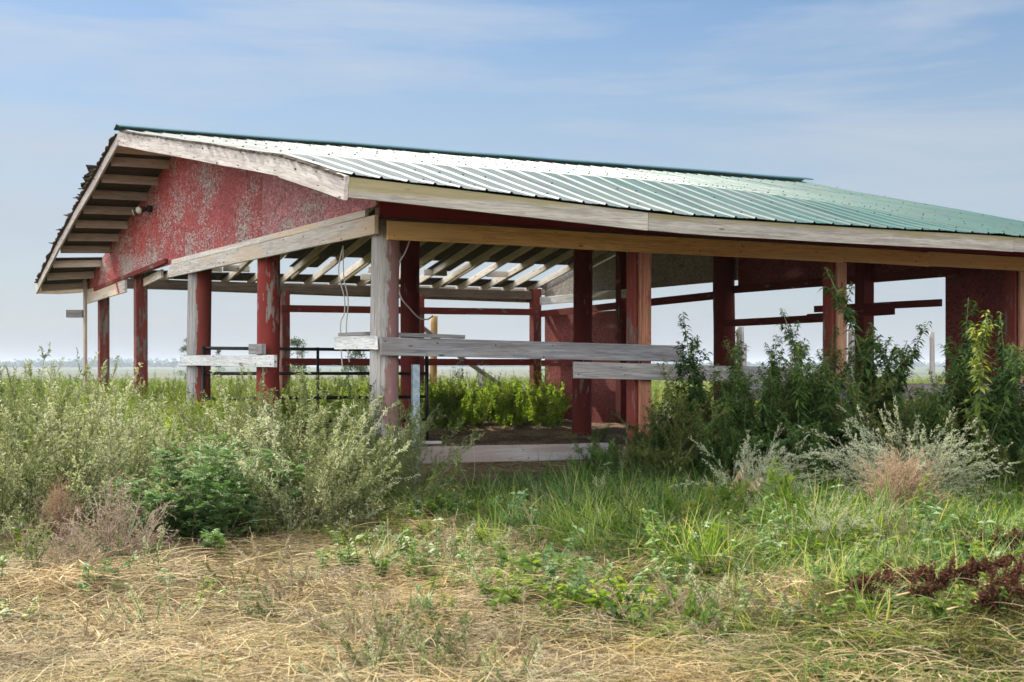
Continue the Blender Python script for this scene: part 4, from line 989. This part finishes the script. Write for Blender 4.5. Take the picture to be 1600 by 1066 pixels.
X, Y = sample(330, lambda x, y: hay_density(x, y)*np.clip(ns2(x, y, 2.9, 1), 0, 1)**1.5, (-5, 5, 5.2, 12))
scatter('hay_mats', mats_, onground(X, Y, .0), rng.uniform(.6, 1.1, len(X)), .15, label='matted brown clumps in the mown hay', cat='hay')
# --- mown green grass and low growth
def green_density(x, y):
    px, py = pxy(x, y)
    dd = px-(600+(py-830)*2.3)+50*np.sin(px*.02+y*2); a = sstep(-60, 120, dd)*(1-.75*np.exp(-((py-880)/14)**2)*(px > 760)*(px < 1050))
    b_ = (1-sstep(800, 850, py))*.8
    n = ns2(x, y, 2.3)
    return np.clip((a*(.45+.55*n)+b_*.6+.10*(ns2(x, y, 3.3, 4) > .75))*infrus(x, y)*(py > 690), 0, 1)
X, Y = sample(4600, green_density, (-5, 5.5, 5.4, 14)); v_, u_ = xy_to_vu(X, Y); k = (u_ < -.1) | (v_ < -.3); X = X[k]; Y = Y[k]
scatter('mown_green_grass', greenhay, onground(X, Y, .01), rng.uniform(.6, 1.1, len(X)), .1, label='fallen green grass in drifts among the hay', cat='grass')
def tuft_density(x, y):
    px, py = pxy(x, y)
    a = sstep(0, 150, px-(650+(py-830)*2.5))*(1-.8*sstep(870, 960, py-.1*(px-1100)))
    b_ = .45*(1-sstep(820, 880, py+20*np.sin(px*.03)))*sstep(330, 480, px)
    return np.clip((a*(.3+.7*ns2(x, y, 3, 1))+b_)*infrus(x, y)*(py > 700), 0, 1)
X, Y = sample(2000, tuft_density, (-5, 6, 6, 14)); v_, u_ = xy_to_vu(X, Y); sh = (v_ > -.2) & (u_ > -1.9); k = ~sh; 
scatter('grass', tufts, onground(X[k], Y[k], .0), np.stack([rng.uniform(.6, 1.0, k.sum()), rng.uniform(.6, 1.0, k.sum()), rng.uniform(.3, .7, k.sum())], 1), .3, label='tufts of sunlit green grass before the shed', cat='grass')
bright = [grass_tuft('broad_grass_tuft', 34, .5, .017, 'grassb', lean=.6, curl=1.5, dead=.06), grass_tuft('broad_grass_tuft', 26, .42, .020, 'grassb', lean=.5, curl=1.1, dead=.05), grass_tuft('broad_grass_tuft', 60, .4, .009, 'grassb', lean=.7, curl=1.6)]
X, Y = sample(210, lambda x, y: infrus(x, y)*1.0*(lambda px, py: np.clip(np.exp(-((px-1200)/120)**2-((py-800)/45)**2)+.6*np.exp(-((px-1480)/120)**2-((py-850)/45)**2)+.35*np.exp(-((px-760)/90)**2-((py-840)/30)**2)+.3*np.exp(-((px-1380)/150)**2-((py-900)/30)**2), 0, 1))(*pxy(x, y)), (-3, 6, 6, 13))
scatter('bright_grass', bright, onground(X, Y, .0), rng.uniform(.4, .8, len(X)), .3, label='bright broad bladed grass in the sun at right', cat='grass')
# shaded lush grass under the eave
def shade_density(x, y):
    v, u = xy_to_vu(x, y)
    return ((v > .8) & (v < 10) & (u < -.3) & (u > -3.2+.4*np.sin(v*2)))*1.0*infrus(x, y, 1.5)
X, Y = sample(1100, shade_density, (-2, 9, 9, 18))
scatter('eave_grass', tuftd, onground(X, Y, .0), np.stack([rng.uniform(.7, 1.1, len(X)), rng.uniform(.7, 1.1, len(X)), rng.uniform(.4, .85, len(X))], 1), .3, label='deep green grass in the shade under the near eave', cat='grass')
X, Y = sample(900, lambda x, y: np.clip(.2+.8*ns2(x, y, 2.7, 3), 0, 1)*infrus(x, y)*(pxy(x, y)[1] > 720)*(pxy(x, y)[1] < 1000)*(.15+.85*sstep(500, 900, pxy(x, y)[0]))*((xy_to_vu(x, y)[1] < -.2) | (xy_to_vu(x, y)[0] < -.4)), (-5, 6, 6, 14))
scatter('low_weeds', lows, onground(X, Y, .0), rng.uniform(.6, 1.6, len(X)), .3, label='low broad leaved weeds between the grass', cat='weeds')
X, Y = sample(210, lambda x, y: np.clip(ns2(x, y, 1.9, 5), 0, 1)**2*infrus(x, y)*(pxy(x, y)[1] > 780)*((xy_to_vu(x, y)[1] < -.2) | (xy_to_vu(x, y)[0] < -.4)), (-5, 5, 5.6, 12))
scatter('low_sage_growth', lowsage, onground(X, Y, .0), rng.uniform(.45, .9, len(X)), .8, label='low grey green sage and dead stalks in the hay', cat='weeds')

clump = [grass_tuft('tangled_grass', 190, .5, .006, 'grass', lean=1.3, curl=1.9, dead=.15, r=.25), grass_tuft('tangled_grass', 150, .45, .008, 'grassb', lean=1.5, curl=1.9, dead=.16, r=.28), grass_tuft('tangled_grass', 160, .5, .008, 'grassd', lean=1.2, curl=2.0, dead=.1, r=.25)]
X, Y = sample(340, lambda x, y: infrus(x, y)*1.0*(lambda px, py: np.clip(sstep(0, 120, px-(600+(py-790)*3.0))*(py > 720)*(py < 950)+.4*(py > 770)*(py < 850)*(px > 560), 0, 1)*np.clip(.1+ns2(x, y, 4.1, 2.2), 0, 1)**2)(*pxy(x, y)), (-4, 6, 6, 13))
scatter('tangled_grass', clump, onground(X, Y, .0), np.stack([rng.uniform(.8, 1.1, len(X)), rng.uniform(.8, 1.1, len(X)), rng.uniform(.4, .95, len(X))], 1), .35, label='humps of tangled green grass before the shed', cat='grass')
olive = [tumbleweed('olive_weed', .34, 'olive', 70, .016, .75)]
X, Y = sample(20, lambda x, y: infrus(x, y)*1.0*(lambda px, py: np.clip(np.exp(-((px-1330)/150)**2-((py-1010)/30)**2)+np.exp(-((px-1540)/100)**2-((py-1000)/40)**2), 0, 1))(*pxy(x, y)), (-1, 4, 5.2, 9))
scatter('olive_weeds', olive, onground(X, Y, -.02), np.stack([rng.uniform(.7, 1.0, len(X)), rng.uniform(.7, 1.0, len(X)), rng.uniform(.3, .45, len(X))], 1), .2, label='olive brown seedy weeds flattened round the dock heads', cat='weeds')
# --- the weedy field round and beyond the shed
def field(x, y):
    v, u = xy_to_vu(x, y); inside = (v > -.4) & (v < 10.4) & (u > -.4) & (u < 14.9)
    px, py = pxy(x, y)
    return (infrus(x, y, 1.0) & ~inside & (px < 620) & ((u > 2.2) | (px < 180)))*np.clip(.55+.45*ns2(x, y, .9), 0, 1)
X, Y = sample(1500, field, (-12, 1, 13.5, 30)); h = rng.uniform(.6, 1.02, len(X))
scatter('weed_thicket', koch+kochs+leafy[2:], onground(X, Y), h, .12, label='thick bright green weeds left of and behind the shed', cat='weeds')
def field2(x, y):
    v, u = xy_to_vu(x, y); inside = (v > -.4) & (v < 10.6) & (u > -.4) & (u < 15.2)
    return (infrus(x, y, 1.5) & ~inside & (u > 3))*np.clip(.5+.5*ns2(x, y, .5, 2), 0, 1)
X, Y = sample(2600, field2, (-24, 24, 24, 62)); h = rng.uniform(.45, .92, len(X))
scatter('field_weeds', koch+kochs+kochp, onground(X, Y), np.stack([h*1.25, h*1.25, h], 1), .12, label='pale green weeds of the open field behind the shed', cat='weeds')
X, Y = sample(2600, lambda x, y: infrus(x, y, 2)*np.clip(.4+.6*ns2(x, y, .12, 2), 0, 1), (-80, 80, 60, 200)); h = rng.uniform(.7, 1.15, len(X))
scatter('far_field_weeds', koch, onground(X, Y), np.stack([h*2.2, h*2.2, h*.9], 1), .1, label='rough pale field fading towards the horizon', cat='weeds')
# bright weeds inside the shed beyond the middle posts
X, Y = sample(360, lambda x, y: ((lambda v, u: (v > 3.9)*(v < 10.5)*(u > 9.2+.4*np.sin(v*2.2))*(u < 15.5))(*xy_to_vu(x, y)))*(pxy(x, y)[0] < 870)*1.0, (-10, 9, 18, 34))
scatter('shed_weeds', leafy+leafy+koch[:1], onground(X, Y), rng.uniform(.75, 1.1, len(X)), .2, label='bright green weeds growing inside the shed under the open roof', cat='weeds')
X, Y = sample(190, lambda x, y: ((lambda v, u: (v > -.2)*(v < 3.3)*(u > 9.4)*(u < 14.4))(*xy_to_vu(x, y)))*1.0, (-10, 4, 18, 32))
scatter('shed_weeds', koch+leafy, onground(X, Y), rng.uniform(.55, .95, len(X)), .12, label='green weeds inside the shed behind the black gate', cat='weeds')
# litter on the shed floor
X, Y = sample(520, lambda x, y: ((lambda v, u: (v > .2)*(v < 9.8)*(u > .3)*(u < 9))(*xy_to_vu(x, y)))*1.0, (-8, 9, 13, 28))
scatter('floor_litter', hay, onground(X, Y), rng.uniform(.3, .7, len(X)), .1, label='scattered straw on the dark dirt floor of the shed', cat='straw')

# --- single plants
def plant(name, me, px, Z, scale, label, cat, group=None, rz=None, sz=None, dz=0.0, tilt=(0, 0)):
    if name == 'tall_weed': tilt = (random.uniform(-.07, .1), random.uniform(-.13, .15))
    x, y = at_depth(px, Z); o = link(bpy.data.objects.new(name, me)); o.location = (x, y, float(gh(x, y))-.02+dz)
    s = (scale, scale, scale) if np.isscalar(scale) else scale; o.scale = s
    o.rotation_euler = (tilt[0], tilt[1], random.uniform(0, 6.28) if rz is None else rz); tag(o, label, cat, group); return o
GS = 'sage bushes left of the shed'
sage_spots = [
 (40, 12.6, 1.34, 0, 'olive sage bush at the far left edge behind the others'), (130, 13.0, 1.3, 1, 'olive sage bush rising between the left edge and the first red posts'),
 (-10, 10.6, 1.25, 2, 'sage bush cut by the left edge of the photo, nearest the hay'), (105, 10.9, 1.25, 0, 'rounded sage bush with a tan dead sprig, front left'),
 (190, 11.4, 1.15, 1, 'dense grey green sage bush behind the tan tumbleweed'), (250, 13.2, .88, 2, 'sage bush in front of the square red gable post'),
 (345, 12.7, .92, 0, 'sage bush under the half painted round post'), (425, 12.0, 1.24, 1, 'tall sage bush in front of the flaking red round post'),
 (470, 10.6, 1.2, 2, 'big pale sage bush in the middle, right of the dark green mugwort'), (520, 11.3, 1.2, 0, 'rounded sage bush just left of the grey corner post'),
 (545, 12.8, 1.1, 1, 'feathery sage bush hanging over the black gate left of the corner post'), (300, 15.0, .8, 2, 'sage bush behind, at the foot of the half painted post'),
 (615, 12.1, .95, 1, 'small blue green sage bush against the foot of the corner post'), (662, 12.2, .42, 2, 'small sage sprawling before the blue grey channel'),
]
for (px, Z, s, k, lb) in sage_spots: plant('sage_bush', sage[k], px, Z, s, lb, 'bush', GS)
mug = mugwort('mugwort_mesh'); mug2 = mugwort('mugwort_mesh', .7)
plant('mugwort', mug, 305, 9.9, 1.15, 'bright green mugwort with deeply cut leaves between the sage bushes', 'bush', 'mugwort clumps')
plant('mugwort', mug2, 365, 10.5, 1.25, 'taller dark green mugwort behind the cut leaved one', 'bush', 'mugwort clumps')
plant('mugwort', mug2, 250, 9.9, .85, 'low mugwort clump right of the tan tumbleweed', 'bush', 'mugwort clumps')
tw = [tumbleweed('tumbleweed_mesh'), tumbleweed('tumbleweed_mesh', .33, 'tan', 50)]
plant('tumbleweed', tw[0], 178, 9.1, 1.3, 'tan dried tumbleweed standing in the hay at lower left', 'tumbleweed', 'dry tumbleweeds')
plant('tumbleweed', tw[1], 115, 8.7, .8, 'small grey tan tumbleweed left of the larger one', 'tumbleweed', 'dry tumbleweeds')
rus = tumbleweed('russet_bush_mesh', .38, 'russet', 110, .012, 1.05)
plant('russet_sprig', rus, 92, 10.0, (.45, .45, .8), 'tan dead sprig standing before the front left sage bush', 'dead weed', dz=.15)
plant('russet_bush', rus, 1405, 9.9, .85, 'tan dried seed bush below the silver sage at right', 'dead weed', dz=.25)
sil = [plume_sage('silver_sage_mesh', 1.0, 3.6), plume_sage('silver_sage_mesh', .9, 5.9)]
plant('silver_sage', sil[0], 1405, 11.0, 1.0, 'large silvery sage with pale plumes before the dark weeds at right', 'bush', 'silvery sages', 0, dz=.22)
plant('silver_sage', sil[1], 1430, 11.2, .95, 'greyer silver sage drooping to the right behind the largest one', 'bush', 'silvery sages', 0, dz=.22)
plant('silver_sage', sil[1], 1165, 11.4, .9, 'slender silver sage leaning right near the stacked rails', 'bush', 'silvery sages', 0, dz=.15)
plant('silver_sage', sil[0], 1310, 8.9, .5, 'low grey sage lying in the sunlit grass', 'bush', 'silvery sages', 1.0)
LMK = [(997, 'the brown faced side post'), (1068, 'the upper rail end'), (1131, 'the big round red post'), (1215, 'the lower rail end'), (1302, 'the bare timber side post'), (1350, 'the rear square red post'), (1405, 'the largest silver sage'), (1470, 'the dark red panel edge'), (1525, 'the yellowing weed'), (1590, 'the last side post')]
# tall dark weeds along the right side
GT = 'tall weeds along the right side of the shed'
yel = tall_weed('yellow_weed_mesh', 1.7, 'yellow', nst=1, ntw=8, curl=.5)
tall = [(1395, 13.0, 1.27, 3, 'tallest dark weed, bending right in front of the last open bay'), (1365, 13.4, 1.1, 1, 'leafy weed with a drooping tip just left of the tallest one'),
        (1485, 12.9, 1.16, 0, 'tall weed in front of the dark red wall panel, left one'), (1575, 12.5, 1.14, 1, 'dark tall weed at the right edge of the photo'),
        (1545, 12.9, 1.08, 2, 'bushy tall weed behind the yellowing one'), (1108, 12.9, 1.0, 0, 'tall weed rising beside the big round red post'), (1190, 13.0, .84, 0, 'tall weed over the end of the lower grey rail')]
for (px, Z, s, k, lb) in tall: plant('tall_weed', nett[k], px, Z, s, lb, 'weed', GT)
plant('tall_weed', yel, 1525, 12.0, 1.1, 'yellowing leafy weed in front of the dark red wall panel', 'weed', GT, rz=.6)
for i, (px, Z, s) in enumerate([(1075, 13.0, .88), (1165, 12.7, .9), (1195, 13.0, .92), (1235, 12.9, .95), (1282, 12.9, .98), (1325, 13.1, 1.0), (1060, 13.2, .8), (1090, 12.9, .85), (1150, 12.8, .8), (1205, 12.5, .78), (1260, 13.0, .9), (1310, 13.0, .9), (1345, 12.9, .92), (1420, 12.9, .95), (1460, 13.1, .95), (1535, 13.0, .95), (1565, 12.6, .95), (1590, 12.9, 1.0), (1020, 13.2, .6), (1000, 12.7, .42), (1040, 12.4, .72), (1075, 12.6, .78), (1135, 13.2, .82), (1165, 12.4, .72), (1215, 13.3, .86), (1245, 12.7, .88), (1275, 13.4, .90), (1300, 12.6, .82), (1330, 13.2, .93), (1390, 12.6, .84), (1425, 13.6, .90), (1450, 12.6, .85),
                              (1120, 12.2, .55), (1185, 12.0, .5), (1280, 12.1, .6), (1360, 12.5, .78), (1440, 12.1, .65), (1510, 11.9, .7), (1030, 12.9, .45), (1500, 13.4, .9), (1525, 12.3, .85), (1560, 13.3, .9), (1600, 13.2, .95), (1240, 13.8, .85), (1345, 12.2, .75), (1475, 12.1, .72), (1590, 11.9, .85), (1415, 12.2, .75)]):
    q = min(LMK, key=lambda a: abs(a[0]-px)); kk = (i*5+i//3) % 6 if i % 7 else 4+(i//7) % 2
    lb = '%s %s weed, %s rank, %s %s' % ('low' if s < .6 else 'short' if s < .8 else 'mid height' if s < .9 else 'tall', 'olive green' if kk > 3 else 'dark green', 'front' if Z < 12.45 else 'middle' if Z < 12.95 else 'back',
        'right before' if abs(q[0]-px) < 9 else 'left of' if px < q[0] else 'right of', q[1])
    plant('tall_weed', nett[kk], px, Z, s, lb, 'weed', GT)
X, Y = sample(300, lambda x, y: infrus(x, y)*1.0*(lambda v, u, px, py: np.clip((v > 2.1)*(u < -.25)*(u > -2.2)*sstep(1.7, 2.6, v), 0, 1))(*xy_to_vu(x, y), *pxy(x, y)), (-1, 8, 9, 18))
scatter('bank_weeds', nett[1:2]+nett[4:6]+lows[:1]+sage[1:2], onground(X, Y, .0), rng.uniform(.3, .62, len(X)), .6, label='dark tangled weeds on the bank under the eave', cat='weeds')
X, Y = sample(60, lambda x, y: infrus(x, y)*1.0*(lambda px, py: np.clip(np.exp(-((px-1180)/110)**2-((py-770)/40)**2)+.5*np.exp(-((px-1500)/140)**2-((py-840)/50)**2)+.3*np.exp(-((px-1050)/90)**2-((py-860)/30)**2), 0, 1))(*pxy(x, y)), (-3, 6, 6.5, 13))
scatter('bright_weeds', [broad_weed('bright_weed', 90, .07, 'kochia', .6), kochia_plant('bright_weed', .7, 7, 'kochia', .014, .07, 220), broad_weed('bright_weed', 60, .06, 'grassb', .5)], onground(X, Y, .0), np.stack([rng.uniform(.6, 1.1, len(X)), rng.uniform(.6, 1.1, len(X)), rng.uniform(.4, .75, len(X))], 1), .35, label='bright leafy weeds heaped in the sun right of centre', cat='weeds')
X, Y = sample(48, lambda x, y: infrus(x, y)*1.0*(lambda px, py: np.clip((px > 650)*(px < 1560)*(py > 740)*(py < 900), 0, 1))(*pxy(x, y)), (-3, 6, 6.5, 13))
scatter('grey_sage_sprawl', [sage[1], sage[2]], onground(X, Y, .0), rng.uniform(.18, .36, len(X)), .7, label='low sprawling grey sage among the green grass', cat='weeds')
# drooping weeds at the foot of the inner posts
for (px, Z, s, lb) in ((985, 13.2, .42, 'drooping weed under the brown faced side post'), (930, 14.6, .36, 'dark drooping weed by the inner post on the dirt floor'), (800, 12.2, .30, 'low dark weed below the bottom plank')):
    plant('drooping_weed', nett[1], px, Z, s, lb, 'weed', 'drooping weeds by the side opening')
# seed stalks and dock
ss = seed_stalk('seed_stalk_mesh'); plant('seed_stalk', ss, 1120, 10.6, 1.05, 'pale dry grass stalks with nodding seed heads in the right middle ground', 'dry grass', 'dry seed stalks', 0)
plant('seed_stalk', ss, 1240, 9.9, .75, 'short dry seed stalk leaning over the bright grass', 'dry grass', 'dry seed stalks', .4)
dk = [dock_head('dock_mesh', .65), dock_head('dock_mesh', .5)]
for (px, py, s, k, rz, lb) in ((1290, 985, 1.25, 0, .05, 'dark brown dock seed head, leftmost and longest, lying on the hay'), (1490, 915, 1.2, 1, -.1, 'dark brown dock seed head lying highest up in the green grass at right'),
                               (1400, 990, 1.3, 1, .1, 'dark brown dock seed head in the middle of the pile'), (1480, 1015, 1.35, 0, .12, 'thick dock seed head at the lower right edge'), (1530, 975, 1.1, 1, .3, 'reddish dock seed head pointing away at the right edge')):
    x, y = ground_at(px, py); o = plant('dock_seed_head', dk[k], px, y, s, lb, 'seed head', 'dock seed heads', rz, dz=.17)
# distant trees: crown of leaf clumps on a short trunk
def far_tree(label, px, pyt, Z, wpx, group='distant trees'):
    x, y = at_depth(px, Z); g = float(gh(x, y)); H = EYE+(573-pyt)/FPX*Z-g; R = wpx/FPX*Z/2
    t = empty('distant_tree', (x, y, g), 0, label=label, cat='tree', group=group); L = Leafy(); n = 26
    for c in range(n):
        h = rng.uniform(.25, .97); rr = R*(1-.55*abs(h-.5)*2)*rng.uniform(.2, 1); a = rng.uniform(0, 6.28); C = np.array([rr*math.cos(a), rr*math.sin(a), h*H]); k = 60
        P = C+rng.normal(size=(k, 3))*R*.17; L.leaves(P, rvec(k), rvec(k), R*.16, R*.09, np.clip(rng.uniform(.2, .8)+rng.normal(size=k)*.15, 0, 1), .1)
    link(bpy.data.objects.new('crown', L.build('crown_mesh', [LM['pine'], LM['stem']])), t)
    L = Leafy(); L.stem(arc((0, 0, -.2), 0, .03, .1, H*.85, 6), R*.07, R*.02, .3, 0, 6)
    for q in range(5): L.stem(arc((0, 0, H*(.25+.12*q)), q*2.2, .7, -.3, R*.8, 4), R*.03, R*.01, .3, 0, 4)
    link(bpy.data.objects.new('trunk', L.build('trunk_mesh', [LM['drystem']])), t)
far_tree('dark bushy tree on the plain, half hidden behind the half painted post', 292, 528, 95, 26)
far_tree('green tree beyond the gate, just right of the rear red post', 464, 528, 90, 36)
far_tree('round tree on the plain left of the grey corner post', 560, 538, 95, 44)
far_tree('thin bare looking tree between the two round gable posts', 340, 545, 110, 20)
# far woods on the horizon
L = Leafy()
for (x0, x1, Z, h) in ((-1150, -900, 2900, 15), (-1010, -640, 2950, 17), (-640, -520, 3000, 13), (-450, 300, 3100, 7), (300, 1200, 3100, 9)):
    n = int((x1-x0)/3.2); xs = rng.uniform(x0, x1, n); ys = Z+rng.uniform(-30, 30, n); hh = h*rng.uniform(.4, 1.1, n)
    for i in range(n):
        k = 24; C = np.array([xs[i], ys[i], float(gh(xs[i], ys[i]))]); P = C+np.stack([rng.normal(size=k)*4, rng.normal(size=k)*4, rng.uniform(0, 1, k)*hh[i]], 1); L.leaves(P, rvec(k), rvec(k), 6, 5, rng.random(k), 0)
o = link(bpy.data.objects.new('far_woods', L.build('far_woods_mesh', [LM['pine'], LM['stem']]))); tag(o, 'dark belt of trees along the distant horizon', 'trees', kind='stuff')

# ------------------------------------------------------------------ haze
HZ = 1
if HZ:
    V = [(-6500, -450, -12), (6500, -450, -12), (6500, 6600, -12), (-6500, 6600, -12), (-6500, -450, 30), (6500, -450, 30), (6500, 6600, 30), (-6500, 6600, 30)]
    F = [(0, 3, 2, 1), (4, 5, 6, 7), (0, 1, 5, 4), (1, 2, 6, 5), (2, 3, 7, 6), (3, 0, 4, 7)]
    m = bpy.data.materials.new('haze_air'); m.use_nodes = True; nt = m.node_tree; nt.nodes.clear()
    out = nt.nodes.new('ShaderNodeOutputMaterial'); pv = nt.nodes.new('ShaderNodeVolumePrincipled'); pv.inputs['Color'].default_value = (.72, .81, .94, 1)
    pv.inputs['Density'].default_value = .00017; nt.links.new(pv.outputs[0], out.inputs['Volume'])
    o = mesh_obj('haze', V, F, m); tag(o, 'thin pale haze over the plain', 'haze', kind='stuff')
